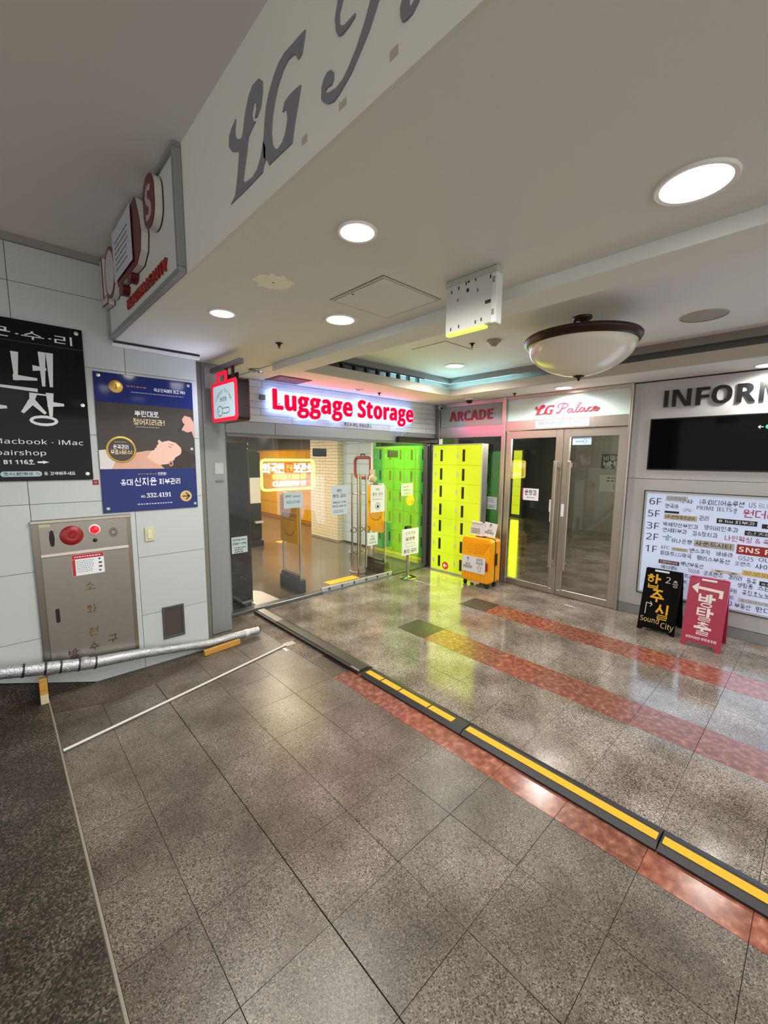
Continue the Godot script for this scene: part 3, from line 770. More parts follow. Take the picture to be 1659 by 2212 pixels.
func build_store_inside():
	var w := setting("wall_shop", "inner walls and ceiling of the luggage store")
	var sw := M("8d8b86", .8)
	pt(w, "side_face", V3(1.3, 0, -12.2), V3(1.6, 2.6, -4.3), M("4a4a48", .8))
	pt(w, "rear_face", V3(1.6, 0, -12.2), V3(7, 2.6, -11.9), M("6d6a64", .8))
	pt(w, "side_face", V3(6.3, 0, -12), V3(6.5, 2.6, -7.6), sw)
	pt(w, "side_face", V3(5.5, 0, -7.6), V3(6.5, 2.6, -7.5), sw)
	pt(w, "side_face", V3(5.47, 0, -7.5), V3(5.6, 2.6, -4.2), sw)
	pt(w, "ceiling_face", V3(1.3, 2.32, -12.2), V3(7, 2.6, -4.31), M("77756f", .7))
	var cream := M("e3d8b8", .5)
	var br := MB.new()
	br.box(V3(4.92, 0, -7.5), V3(5.46, 2.32, -6.55))
	part(w, "brick_core", br, M("a9a088", .9))
	var bk := MB.new()
	for r in 36:
		var z := -7.5 - fmod(r, 2) * .11
		while z < -6.56:
			bk.box(V3(4.908, .03 + r * .0625, maxf(z, -7.5) + .003), V3(4.921, .03 + r * .0625 + .057, minf(z + .22, -6.55) - .003), .002)
			z += .22
		bk.box(V3(4.921, .03 + r * .0625, -6.551), V3(5.04, .03 + r * .0625 + .057, -6.538), .002)
	var bp := part(w, "bricks", bk, cream); bp.set_meta("kind", "stuff")
	for r in 12: pt(w, "blue_plank", V3(5.03, .03 + r * .19, -6.53), V3(5.05, .03 + r * .19 + .186, -5.64), M("b9c9d6", .5), .002)
	pt(w, "corner_post", V3(4.98, 0, -5.66), V3(5.06, 2.3, -5.60), M("e0e0dc", .5), .004)
	pt(w, "transom", V3(1.6, 2.05, -4.75), V3(5.4, 2.32, -4.70), M("5c5d58", .6))
	var og := M("e0a204", .4); var ob := M("c07d06", .5)
	locker_bank("locker_bank", "wall of orange lockers deep inside the shop, behind the neon sign", V3(5.75, 0, -11.6), 9, 5, .44, .355, og, ob, .06, false)
	locker_bank("locker_bank", "bright green lockers inside the shop along its right side", V3(4.985, 0, -5.58), 5, 5, .249, .352, M("33a82c", .35), M("a9c43a", .5), .07)
	# black cabinet at the left behind the glass, case trolley further back
	var c := thing("cabinet", "tall black cabinet just behind the left end of the shop window", "cabinet", V3(1.745, 0, -4.95))
	pt(c, "body", V3(0, .05, 0), V3(.285, 1.80, .66), M("15191b", .25), .008)
	pt(c, "plinth", V3(.01, 0, .02), V3(.27, .05, .64), M("0c0d0e", .6))
	pt(c, "door", V3(.015, .10, .66), V3(.27, 1.75, .675), M("1a2022", .15), .006)
	pt(c, "foot_bar", V3(.14, .06, .68), V3(.27, .085, .70), M("777c80", .3, .8), .004)
	for p in [V2(.06, .42), V2(.15, .36), V2(.2, .33)]:
		var mb := MB.new(); mb.disc(p, .008, .008, .676, 10); part(c, "rivet", mb, M("4c5256", .4))
	var s := thing("kiosk", "black standing kiosk with a pale notice, far left inside the shop", "kiosk", V3(3.36, 0, -7.6))
	pt(s, "body", V3(0, .1, 0), V3(.34, 1.75, .25), M("191a1b", .4), .01)
	pt(s, "notice", V3(.12, .80, .251), V3(.33, 1.28, .254), M("d9d5cd", .6))
	pt(s, "keypad", V3(.18, .42, .25), V3(.34, .46, .33), M("c7bfb6", .4), .006)
	pt(s, "foot", V3(.05, 0, -.05), V3(.3, .1, .4), M("101112", .5), .01)
	# lit ceiling panels
	for q in [[3.2, -5.6, .3, 1.0], [3.4, -8.2, .3, 1.2], [4.2, -10.3, .3, 1.0]]:
		var lp := thing("ceiling_light", "white light panel on the shop ceiling %s" % ["nearest the window", "midway in", "at the far end"][[-5.6, -8.2, -10.3].find(q[1])], "light", V3(q[0], 2.32, q[1]))
		pt(lp, "frame", V3(-q[2] / 2 - .02, -.03, -q[3] / 2 - .02), V3(q[2] / 2 + .02, 0, q[3] / 2 + .02), white, .004)
		pt(lp, "diffuser", V3(-q[2] / 2, -.034, -q[3] / 2), V3(q[2] / 2, -.028, q[3] / 2), M("fff4e0", .5, 0, 2.5))
		area("panel_light", V3(q[0], 2.27, q[1]), V3(0, -1, 0), q[2], q[3], Color(1, .93, .82), 7.0)
	# green light strip over the green lockers
	var gs := thing("light_strip", "green light strip above the green lockers", "light", V3(4.80, 1.99, -5.4))
	pt(gs, "tube", V3(0, 0, 0), V3(.03, .03, 1.1), M("3cff3c", .5, 0, 2.0), .01)
	pt(gs, "bracket", V3(0, .03, .1), V3(.03, .33, .13), black)
	pt(gs, "bracket", V3(0, .03, .95), V3(.03, .33, .98), black)
	area("strip_light", V3(4.79, 1.98, -4.85), V3(.6, -.8, 0), .04, 1.0, Color(.15, 1, .2), .8)

func build_arcade_inside():
	var w := setting("wall_arcade", "dim walls and ceiling of the corridor beyond the steel doors")
	var m := M("8d8b82", .7)
	pt(w, "rear_face", V3(13.6, 0, -8.2), V3(14, 2.6, 1.2), m)
	pt(w, "side_face", V3(5.6, 0, -8.3), V3(14, 2.6, -8.0), m)
	pt(w, "side_face", V3(5.1, 0, .8), V3(14, 2.6, 1.2), m)
	pt(w, "screen_face", V3(10.2, 0, -4.6), V3(10.35, 2.6, 1.0), M("97958a", .6))
	pt(w, "ceiling_face", V3(5.03, 2.45, -8.2), V3(14, 2.6, 1.2), M("8a887f", .8))
	pt(w, "side_face", V3(5.6, 0, -8.2), V3(5.75, 2.6, -4.6), m)
	locker_bank("locker_bank", "small green locker bank seen through the pane beside the yellow light box", V3(6.25, 0, -4.75), 3, 5, .26, .34, M("46b53a", .35), M("3a8f34", .5), .06)
	var lb := thing("light_box", "narrow glowing yellow light box far inside, seen through the left steel door", "light box", V3(11.0, 0, -6.29), -PI / 2)
	pt(lb, "case", V3(0, 0, -.12), V3(.29, 1.93, -.004), M("9b9d9a", .4, .5), .004)
	pt(lb, "face", V3(.02, .08, -.004), V3(.27, 1.91, 0), M("dcea1e", .4, 0, .7))
	for r in 6: pt(lb, "seam", V3(.02, .34 + r * .27, 0), V3(.27, .346 + r * .27, .002), M("50551a", .6))
	area("box_light", V3(10.97, 1.0, -6.145), V3(-1, 0, 0), .25, 1.8, Color(.85, .95, .1), .8)
	var s1 := thing("sign", "dark upper sign with pale Korean lettering seen through the right steel door", "sign", V3(10.19, 1.46, -3.6), -PI / 2)
	pt(s1, "board", V3(0, 0, -.02), V3(.75, .33, 0), M("3f4a40", .5), .004)
	write(s1, "lettering", "비밀의화원", V3(.04, .2, .002), .085, M("d6d8cf", .5), {"w": .66})
	write(s1, "lettering", "방탈출", V3(.04, .03, .002), .13, M("e2e4da", .5), {"w": .66})
	var s2 := thing("sign", "pale notice board with small Korean text below the dark sign", "sign", V3(10.19, .94, -3.62), -PI / 2)
	pt(s2, "board", V3(0, 0, -.02), V3(.72, .38, 0), M("b9bdb0", .5), .004)
	fine_print(s2, V3(.16, .32, .002), .5, 2, .07, M("3c4038", .6), 1.0, 31)
	fine_print(s2, V3(.30, .17, .002), .36, 3, .05, M("5c6058", .6), 1.0, 32)
	var s3 := thing("notice", "small white notice with bold Korean lettering on the left steel door", "notice", V3(BX - .006, 1.141, -2.67), -PI / 2)
	pt(s3, "sheet", V3(0, 0, 0), V3(.205, .15, .002), paper)
	pt(s3, "edge_band", V3(-.02, .01, 0), V3(-.001, .15, .002), M("a02638", .5))
	write(s3, "lettering", "문장김", V3(.02, .075, .003), .05, ink, {"w": .165})
	fine_print(s3, V3(.05, .035, .003), .11, 1, .02, ink, 1.0, 33)
	emit_light("corridor_light", V3(7.6, 2.3, -1.2), Color(1, .97, .88), 3.6, .15)
	var cl := thing("ceiling_light", "round ceiling light in the corridor beyond the steel doors", "light", V3(7.6, 2.45, -1.2))
	var mb := MB.new(); mb.lathe([V2(0, -.05), V2(.12, -.045), V2(.16, -.02), V2(.16, 0)], 24); part(cl, "diffuser", mb, M("fff6e4", .5, 0, 1.5))
	mb = MB.new(); mb.lathe([V2(.16, -.02), V2(.18, -.015), V2(.18, 0)], 24); part(cl, "rim", mb, white)

# ---------- on the ceilings ----------
func downlight(at: Vector3, r: float, label: String, on: bool, e: float):
	var t := thing("downlight", label, "light", at, 0, "recessed round downlights" if on else "unlit chrome downlights")
	var mb := MB.new()
	mb.lathe([V2(r * 1.02, .0), V2(r * 1.02, -.006), V2(r * 1.16, -.008), V2(r * 1.2, -.003), V2(r * 1.2, 0)], 36)
	part(t, "trim_ring", mb, M("e8e6e0", .4) if on else M("c9c8c6", .15, 1.0))
	mb = MB.new()
	if on:
		mb.lathe([V2(0, -.007), V2(r * .8, -.006), V2(r * 1.02, -.002)], 36)
		part(t, "lens", mb, M("fff9f0", .5, 0, 6.0))
		var l := SpotLight3D.new()
		l.light_color = Color(1, .985, .95); l.light_energy = e; l.light_size = r * .8; l.spot_angle = 84.0; l.spot_angle_attenuation = .5; l.spot_range = 14; l.spot_attenuation = 2.0
		l.shadow_enabled = true; l.name = "lamp_light"; t.add_child(l); l.position = V3(0, -.03, 0); l.rotation.x = -PI / 2
	else:
		mb.lathe([V2(0, .0), V2(r * .55, -.001), V2(r * .6, -.012), V2(r * 1.02, -.004)], 30)
		part(t, "reflector", mb, M("b4b3b2", .12, 1.0))
		mb = MB.new(); mb.lathe([V2(0, -.02), V2(r * .25, -.018), V2(r * .3, 0)], 20); part(t, "bulb", mb, M("f3f3f3", .3))

func sprinkler(at: Vector3, label: String):
	var t := thing("sprinkler", label, "sprinkler", at)
	var mb := MB.new(); mb.lathe([V2(.026, 0), V2(.024, -.004), V2(.012, -.008), V2(.011, -.022), V2(0, -.023)], 18); part(t, "cup", mb, M("2a2622", .5, .4))
	mb = MB.new(); mb.lathe([V2(.004, -.02), V2(.004, -.034), V2(.014, -.035), V2(.014, -.037), V2(0, -.038)], 14); part(t, "deflector", mb, M("2a2622", .4, .6))

func ceiling_things():
	var e := 1.6
	downlight(V3(1.031, 2.46, -1.249), .060, "small lit downlight nearest the lettered fascia beam", true, e * .65)
	downlight(V3(1.025, 2.46, -2.439), .060, "lit downlight at the left, close to the red raised shop sign", true, e * .5)
	downlight(V3(1.569, 2.46, -2.058), .078, "lit downlight beside the square hatch, nearest the dropped beam", true, e)
	downlight(V3(1.576, 2.46, -.354), .088, "large lit downlight at the upper right of the soffit", true, e)
	downlight(V3(3.847, 2.68, -2.969), .09, "lit downlight in the corner of the coffered ceiling", true, e)
	downlight(V3(4.743, 2.4525, -2.13), .082, "lit downlight over the steel doors", true, e * .8)
	downlight(V3(4.801, 2.4525, -.44), .08, "lit downlight over the black screen, at the right edge", true, e * .5)
	for q in [[1.03, .9], [1.57, 1.3], [4.8, 1.3]]:
		downlight(V3(q[0], 2.46 if q[0] < 4 else 2.4525, q[1]), .06, "lit downlight behind the viewer, %s" % ["near the fascia", "near the dropped beam", "near the directory wall"][[1.03, 1.57, 4.8].find(q[0])], true, e * .4)
	downlight(V3(3.4, 2.68, 1.6), .075, "lit downlight behind the viewer in the coffered ceiling", true, e)
	downlight(V3(1.875, 2.452, -3.745), .055, "unlit chrome downlight right beside the hanging suitcase sign", false, 0)
	downlight(V3(3.225, 2.452, -3.89), .055, "unlit chrome downlight above the glowing red shop letters", false, 0)
	sprinkler(V3(1.567, 2.46, -2.771), "small dark sprinkler near the patched spot on the soffit")
	sprinkler(V3(3.236, 2.68, -2.308), "small dark sprinkler in the coffer beside the hatch outline")
	sprinkler(V3(3.55, 2.452, -3.88), "small dark sprinkler just right of the chrome downlight over the red letters")
	sprinkler(V3(4.72, 2.4525, -2.72), "small dark sprinkler over the post between sign panels")
	# patch of bare plaster
	var rng := RandomNumberGenerator.new(); rng.seed = 5
	var pl := PackedVector2Array()
	for k in 40:
		var r := .085 * rng.randf_range(.72, 1.12)
		pl.append(V2(cos(TAU * k / 40) * r, sin(TAU * k / 40) * r * 1.05))
	var mb := MB.new(); mb.prism(pl, 0, .0012, Transform3D(Basis(V3(1, 0, 0), V3(0, 0, 1), V3(0, -1, 0)), Vector3.ZERO))
	var pa := thing("plaster_patch", "ragged pale plaster patch where a downlight was removed", "patch", V3(1.029, 2.46, -1.861))
	part(pa, "patch", mb, M("fffbe6", .9))
	mb = MB.new(); mb.lathe([V2(.0, -.0022), V2(.006, -.002)], 10); part(pa, "hole", mb, black)
	# hatches
	var h := thing("access_hatch", "square flush hatch in the soffit beside the lit downlight", "hatch", V3(1.545, 2.46, -1.648))
	for q in [[-.2, -.2, .2, -.186], [-.2, .186, .2, .2], [-.2, -.186, -.186, .186], [.186, -.186, .2, .186]]:
		pt(h, "frame", V3(q[0], -.004, q[1]), V3(q[2], 0, q[3]), M("c9c4b6", .6), .001)
	pt(h, "gap", V3(-.203, -.0008, -.203), V3(.203, 0, .203), M("3a3732", .9))
	pt(h, "gap", V3(-.186, -.0016, -.186), V3(.186, -.0008, .186), M("2a2824", .9))
	pt(h, "door", V3(-.182, -.006, -.1825), V3(.182, -.001, .1825), paint, .001)
	mb = MB.new(); mb.lathe([V2(0, -.009), V2(.006, -.008), V2(.007, -.005)], 12); var kn := part(h, "latch", mb, M("4a4743", .4, .6)); kn.position = V3(-.172, 0, -.05)
	h = thing("access_hatch", "second hatch outline in the coffer, left of its downlight", "hatch", V3(3.21, 2.68, -2.63))
	pt(h, "gap", V3(-.207, -.001, -.207), V3(.207, 0, .207), M("4d4a42", .9))
	pt(h, "door", V3(-.201, -.003, -.201), V3(.201, -.0005, .201), paint)
	# brown vent grille by the shop sign
	h = thing("vent_grille", "brown square vent grille in the soffit above the shop sign", "vent", V3(2.32, 2.452, -3.93))
	pt(h, "frame", V3(-.19, -.006, -.16), V3(.19, 0, .16), M("4d4138", .6), .002)
	for k in 9: pt(h, "slat", V3(-.17, -.010, -.14 + k * .033), V3(.17, -.005, -.118 + k * .033), M("5b4d42", .5), .001)
	# unseen tube lamp, added to brighten the entrance wall and high ceiling
	h = thing("ceiling_light", "added unseen tube light that brightens the entrance wall and high ceiling", "light", V3(-2.3, 2.985, .4))
	pt(h, "housing", V3(-.09, -.05, -.65), V3(.09, 0, .65), white, .008)
	pt(h, "tube", V3(-.05, -.062, -.6), V3(.05, -.048, .6), M("f6f8ff", .5, 0, 2.2), .006)
	area("added_tube_light", V3(-2.3, 2.90, .4), V3(0, -1, 0), .1, 1.2, Color(.95, .98, 1), 2.0)
	# smoke detector, speaker, cameras
	h = thing("smoke_detector", "small grey conical detector on the coffer near the hanging box", "detector", V3(3.284, 2.68, -2.116))
	mb = MB.new(); mb.lathe([V2(.062, 0), V2(.06, -.016), V2(.045, -.022), V2(.042, -.032), V2(.03, -.036), V2(.026, -.05), V2(0, -.055)], 24); part(h, "body", mb, M("a39c8a", .5))
	h = thing("speaker_grille", "round flush speaker disc in the coffer, right of the bowl lamp", "speaker", V3(3.80, 2.68, -.728))
	mb = MB.new(); mb.lathe([V2(0, -.004), V2(.125, -.004), V2(.135, -.002), V2(.135, 0)], 36); part(h, "grille", mb, M("a39e92", .8))
	mb = MB.new(); mb.lathe([V2(.135, -.006), V2(.145, -.004), V2(.145, 0)], 36); part(h, "rim", mb, M("a9a498", .7))
	h = thing("dome_camera", "small dome camera with a dark bowl above the arcade sign", "camera", V3(4.66, 2.452, -3.34))
	mb = MB.new(); mb.lathe([V2(.055, 0), V2(.055, -.025), V2(.046, -.032)], 24); part(h, "base", mb, M("d6d5d2", .4))
	mb = MB.new(); mb.lathe([V2(.046, -.03), V2(.042, -.052), V2(.026, -.07), V2(0, -.077)], 24); part(h, "dome", mb, M("1b1716", .08))
	h = thing("bullet_camera", "white bullet camera in the corner over the yellow light box", "camera", V3(4.93, 2.41, -4.05))
	mb = MB.new(); mb.tube([V3(0, .0, 0), V3(-.05, -.025, .07)], .028, 14); part(h, "body", mb, M("d9d9d9", .4))
	mb = MB.new(); mb.tube([V3(-.05, -.025, .07), V3(-.054, -.027, .076)], .022, 14); part(h, "lens", mb, black)
	mb = MB.new(); mb.tube([V3(0, .0, 0), V3(.0, .042, -.01)], .01, 8); part(h, "arm", mb, M("d9d9d9", .4))
	# bowl lamp
	var L := thing("bowl_lamp", "large cream glass bowl ceiling lamp with a dark bronze rim", "lamp", V3(3.22, 2.68, -1.34))
	var br := M("3a2620", .35, .5)
	mb = MB.new(); mb.lathe([V2(0, -.03), V2(.05, -.028), V2(.066, -.012), V2(.066, 0)], 28); part(L, "canopy", mb, br)
	mb = MB.new(); mb.lathe([V2(.016, -.02), V2(.016, -.18), V2(.03, -.19), V2(0, -.2)], 16); part(L, "stem", mb, br)
	for k in 3:
		mb = MB.new(); mb.tube([V3(cos(k * 2.1) * .05, -.02, sin(k * 2.1) * .05), V3(cos(k * 2.1) * .05, -.055, sin(k * 2.1) * .05)], .009, 8); part(L, "canopy_bolt", mb, br)
	mb = MB.new()
	for k in 3: mb.tube([V3(0, -.17, 0), V3(cos(k * 2.1) * .37, -.175, sin(k * 2.1) * .37)], .007, 8)
	part(L, "spoke", mb, br)
	mb = MB.new(); mb.lathe([V2(.36, -.15), V2(.385, -.142), V2(.395, -.155), V2(.392, -.17), V2(.385, -.175), V2(.382, -.19), V2(.37, -.2), V2(.352, -.205)], 56); part(L, "rim", mb, br)
	mb = MB.new()
	var pr := []
	for k in 15:
		var a := PI / 2 * k / 14
		pr.append(V2(.365 * sin(a) if k else 0.0, -.19 - .225 * cos(a) * (1.0 - .12 * sin(a) * sin(a) * cos(a))))
	mb.lathe(pr, 56)
	var bm := M("ebe6d8", .18, 0, 0, "bowl"); bm.backlight_enabled = true; bm.backlight = Color(.5, .48, .42)
	part(L, "bowl", mb, bm)
	mb = MB.new(); mb.lathe([V2(0, -.452), V2(.008, -.446), V2(.012, -.436), V2(.008, -.43), V2(.036, -.424), V2(.042, -.412)], 24); part(L, "finial", mb, br)
	# back of a hanging exit light box
	var x := thing("hanging_box", "white back of a hanging sign box with a yellow lower edge", "sign box", V3(1.605, 2.23, -1.30), -PI / 2)
	pt(x, "case", V3(0, 0, -.035), V3(.267, .205, 0), M("c3c5c0", .45), .004)
	pt(x, "top_rail", V3(-.003, .198, -.04), V3(.275, .23, .004), M("b3b0a6", .5), .006)
	pt(x, "side_channel", V3(.246, -.004, -.042), V3(.272, .199, .003), M("d4d5d0", .45), .003)
	pt(x, "lit_edge", V3(.004, -.012, -.03), V3(.215, .002, .002), M("dff06a", .4, 0, .55), .003)
	var sl := M("23221f", .7)
	for q in [[.03, .17], [.07, .178], [.11, .186], [.16, .19], [.235, .18], [.03, .008], [.075, .012], [.165, .012], [.195, .016]]:
		pt(x, "slot", V3(q[0], q[1], 0), V3(q[0] + .006, q[1] + .014, .001), sl)
	mb = MB.new(); mb.disc(V2(.123, .163), .007, .009, .0012, 12); mb.disc(V2(.127, .197), .006, .005, .0012, 12); part(x, "keyhole", mb, sl)
	for q in [[.07, .135], [.175, .15]]:
		mb = MB.new(); mb.disc(V2(q[0], q[1]), .004, .008, .0011, 10); part(x, "mark", mb, M("6b675f", .6))
	pt(x, "label", V3(.215, .082, 0), V3(.243, .096, .001), M("2a1d18", .6))
	for q in [.03, .16]: 
		for k in 4: pt(x, "vent_slit", V3(.250, q + k * .006, .003), V3(.262, q + k * .006 + .003, .0036), sl)
	# cool light in the cove near the corner
	var cv := thing("cove_tube", "cool white cove tube above the shop side of the coffer", "light", V3(0, 0, 0))
	pt(cv, "tube", V3(3.45, 2.52, -3.66), V3(4.55, 2.545, -3.635), M("bff0ff", .5, 0, 4.0), .008)
	pt(cv, "holder", V3(3.40, 2.50, -3.67), V3(3.45, 2.55, -3.63), white)
	area("cove_light", V3(4.0, 2.565, -3.62), V3(0, .1, 1), 1.0, .03, Color(.7, .93, 1), .5)
	cv = thing("cove_tube", "cool white cove tube above the door side of the coffer", "light", V3(0, 0, 0))
	pt(cv, "tube", V3(4.605, 2.52, -3.5), V3(4.63, 2.545, -2.6), M("bff0ff", .5, 0, 4.0), .008)
	pt(cv, "holder", V3(4.60, 2.50, -2.6), V3(4.635, 2.55, -2.55), white)
	area("cove_light", V3(4.595, 2.565, -3.05), V3(-1, .1, 0), .8, .03, Color(.7, .93, 1), .4)

# ---------- on and before the tiled wall ----------
func screws(t: Node3D, pts: Array, m: Material, z := .012):
	for p in pts:
		var mb := MB.new(); mb.lathe([V2(0, .006), V2(.011, .005), V2(.014, 0)], 16, Transform3D(Basis(V3(1, 0, 0), PI / 2), V3(p[0], p[1], z))); part(t, "screw_cap", mb, m)

func left_things():
	# black repair shop poster, its left half outside the frame
	var t := thing("poster", "glossy black poster with white brush lettering, cut by the left edge", "poster", V3(-.62, 1.49, WZ))
	pt(t, "sheet", V3(0, 0, .002), V3(1.14, 1.0, .014), dull(M("121417", .07, 0, 0, "pk"), .3), .002)
	var wm := M("dcdde0", .35)
	write(t, "lettering", "컴·퓨·터·전·문·수·리", V3(.02, .893, .0148), .044, wm, {"w": 1.088, "f": plain, "wt": .10})
	pt(t, "rule", V3(.0, .866, .0142), V3(1.138, .868, .0148), M("55585c", .5))
	write(t, "lettering", "캅스네", V3(.20, .640, .0148), .155, wm, {"w": .85, "wt": .15, "brush": true, "slant": .02, "adv": 1.45})
	write(t, "lettering", "전파상", V3(.22, .375, .0148), .165, wm, {"w": .855, "wt": .15, "brush": true, "slant": .02, "adv": 1.4})
	var mb := MB.new(); mb.bar(V2(.64, .59), V2(.88, .578), .014, .0148, .0148, .022); mb.bar(V2(.84, .556), V2(.92, .552), .01, .0148, .0148); part(t, "flourish", mb, wm)
	write(t, "lettering", "iPad · Macbook · iMac", V3(.45, .236, .0148), .030, wm, {"w": .648, "f": plain})
	write(t, "lettering", "Repairshop", V3(.575, .165, .0148), .030, wm, {"w": .322, "f": plain})
	write(t, "lettering", "B1 116호", V3(.678, .108, .0148), .026, wm, {"w": .155, "f": sans})
	mb = MB.new(); mb.bar(V2(.845, .12), V2(.872, .12), .011, .0148, .0148); mb.tri(V3(.872, .131, .0148), V3(.905, .12, .0148), V3(.872, .109, .0148), V3(0, 0, 1), V3(0, 0, 1), V3(0, 0, 1)); part(t, "arrow", mb, wm)
	part(t, "search_pill", P(rrect(.66, .028, .862, .062, .016), .014, .0148), M("a9bcc6", .4))
	write(t, "lettering", "캅스네전파상", V3(.675, .038, .0152), .016, ink, {"w": .145})
	mb = MB.new(); mb.ring(V2(.84, .047), .007, .007, .002, .015, .0152, 12); mb.bar(V2(.845, .042), V2(.852, .035), .0025, .0152, .0152); part(t, "search_icon", mb, ink)
	write(t, "lettering", "을 검색해주세요", V3(.872, .037, .0148), .018, wm, {"w": .17})
	screws(t, [[1.108, .972], [1.112, .505], [1.108, .04], [.03, .972], [.03, .04]], M("d9d4c6", .25, .6), .014)
	# blue clinic poster
	t = thing("poster", "blue beauty clinic poster with a reclining face, right of the black poster", "poster", V3(.564, 1.245, WZ))
	pt(t, "sheet", V3(0, 0, .002), V3(.655, .99, .013), dull(M("212c68", .07, 0, 0, "pb"), .35), .002)
	pt(t, "photo", V3(.002, .315, .0125), V3(.653, .785, .0136), dull(M("443f3d", .08, 0, 0, "pp"), .35))
	# printed picture: towel, shoulders, face, hair, hand and device
	mb = MB.new(); mb.prism(PackedVector2Array([V2(.0, .316), V2(.0, .45), V2(.05, .455), V2(.12, .42), V2(.17, .316)]), .0137, .0138); part(t, "towel_print", mb, M("cfc9c6", .1))
	mb = MB.new(); mb.prism(PackedVector2Array([V2(.07, .316), V2(.10, .375), V2(.20, .43), V2(.31, .452), V2(.345, .452), V2(.362, .43), V2(.40, .335), V2(.42, .316)]), .0137, .0139); part(t, "shoulder_print", mb, M("c99a86", .1))
	mb = MB.new(); mb.prism(PackedVector2Array([V2(.30, .40), V2(.335, .452), V2(.355, .458), V2(.362, .474), V2(.374, .477), V2(.372, .492), V2(.386, .500), V2(.383, .527), V2(.392, .537), V2(.412, .518), V2(.425, .523), V2(.46, .531), V2(.51, .515), V2(.545, .48), V2(.553, .445), V2(.52, .40), V2(.44, .35), V2(.38, .345)]), .0138, .0140); part(t, "face_print", mb, M("dbb3a2", .1))
	mb = MB.new(); mb.prism(PackedVector2Array([V2(.553, .47), V2(.545, .43), V2(.50, .40), V2(.485, .37), V2(.47, .345), V2(.46, .318), V2(.60, .318), V2(.652, .36), V2(.652, .42), V2(.59, .45)]), .0139, .0141); part(t, "hair_print", mb, M("2a1d18", .1))
	mb = MB.new(); mb.ring(V2(.468, .355), .012, .018, .008, .0141, .0142, 14); part(t, "ear_print", mb, M("c4907c", .1))
	mb = MB.new(); mb.bar(V2(.455, .487), V2(.478, .478), .004, .0142, .0142); mb.bar(V2(.462, .507), V2(.492, .497), .003, .0142, .0142); part(t, "eye_print", mb, M("3a2a24", .1))
	mb = MB.new(); mb.prism(PackedVector2Array([V2(.555, .62), V2(.575, .665), V2(.565, .70), V2(.585, .73), V2(.63, .72), V2(.653, .68), V2(.653, .55), V2(.635, .61), V2(.60, .60)]), .0138, .0140); part(t, "hand_print", mb, M("cfa190", .1))
	mb = MB.new(); mb.bar(V2(.535, .60), V2(.575, .67), .022, .0141, .0141); part(t, "device_print", mb, M("22242a", .1))
	var wp := M("e4e6ee", .2)
	var gold := M("b08b3e", .25, .6)
	write(t, "lettering", "뿌린대로", V3(.238, .705, .0142), .034, wp, {"w": .165})
	write(t, "lettering", "젊어지리라!", V3(.225, .645, .0142), .036, M("d8c69c", .3), {"w": .215})
	fine_print(t, V3(.24, .625, .0142), .17, 1, .012, M("a9a6a2", .4), 1.0, 41)
	mb = MB.new(); mb.lathe([V2(0, .003), V2(.036, .003), V2(.044, .001), V2(.044, 0)], 28, Transform3D(Basis(V3(1, 0, 0), PI / 2), V3(.132, .90, .0128))); part(t, "seal", mb, gold)
	write(t, "lettering", "1", V3(.132, .885, .0164), .032, M("5d4418", .4), {"c": true, "f": serif})
	fine_print(t, V3(.20, .912, .0134), .15, 1, .022, M("8a5048", .4), 1.0, 42)
	write(t, "lettering", "국내 단독매장 최고 1위!", V3(.375, .895, .0134), .02, wp, {"w": .225})
	fine_print(t, V3(.225, .872, .0134), .36, 1, .013, M("9aa0bc", .4), 1.0, 43)
	mb = MB.new(); mb.lathe([V2(0, .002), V2(.078, .002), V2(.088, .0035), V2(.095, .002), V2(.095, 0)], 40, Transform3D(Basis(V3(1, 0, 0), PI / 2), V3(.138, .455, .0138))); part(t, "medal_rim", mb, gold)
	mb = MB.new(); mb.disc(V2(.138, .455), .082, .082, .0176, 36); part(t, "medal_face", mb, M("3a2f28", .2))
	write(t, "lettering", "윤곽관리", V3(.138, .462, .018), .025, wp, {"c": true, "w": .10})
	write(t, "lettering", "무료서비스!", V3(.138, .425, .018), .025, M("e6d6a8", .3), {"c": true, "w": .135})
	fine_print(t, V3(.10, .51, .018), .08, 1, .012, M("a59a86", .4), 1.0, 44)
	fine_print(t, V3(.09, .49, .018), .10, 1, .014, M("8a5048", .4), 1.0, 45)
	fine_print(t, V3(.235, .277, .0134), .13, 1, .02, M("8a6a62", .4), 1.0, 46)
	write(t, "lettering", "전문점!", V3(.37, .268, .0134), .018, wp, {"w": .06})
	write(t, "lettering", "홍대", V3(.118, .20, .0134), .036, wp, {"w": .082})
	write(t, "lettering", "신지윤", V3(.208, .197, .0134), .047, wp, {"w": .155})
	write(t, "lettering", "피부관리", V3(.375, .20, .0134), .036, wp, {"w": .16})
	write(t, "lettering", "02.", V3(.245, .10, .0134), .016, wp, {"w": .035, "f": serif})
	write(t, "lettering", "332.4191", V3(.283, .098, .0134), .034, wp, {"w": .175, "f": serif})
	fine_print(t, V3(.22, .05, .0134), .27, 1, .02, M("b9bed4", .4), 1.0, 47)
	mb = MB.new(); mb.disc(V2(.567, .095), .044, .044, .0136, 30); part(t, "arrow_disc", mb, M("c9a761", .3))
	mb = MB.new(); mb.bar(V2(.54, .095), V2(.592, .095), .010, .0139, .0139); mb.bar(V2(.566, .122), V2(.594, .095), .010, .0139, .0139); mb.bar(V2(.566, .068), V2(.594, .095), .010, .0139, .0139); part(t, "arrow", mb, M("1d2550", .3))
	screws(t, [[.03, .965], [.625, .965], [.63, .47], [.03, .03], [.635, .03]], M("b9b9b6", .25, .8), .013)
	# fire hydrant cabinet
	t = thing("fire_cabinet", "stainless steel fire hydrant cabinet with a red bell and lit red lamp", "cabinet", V3(.157, .06, WZ))
	var st := M("9c9790", .3, .9, 0, "cab")
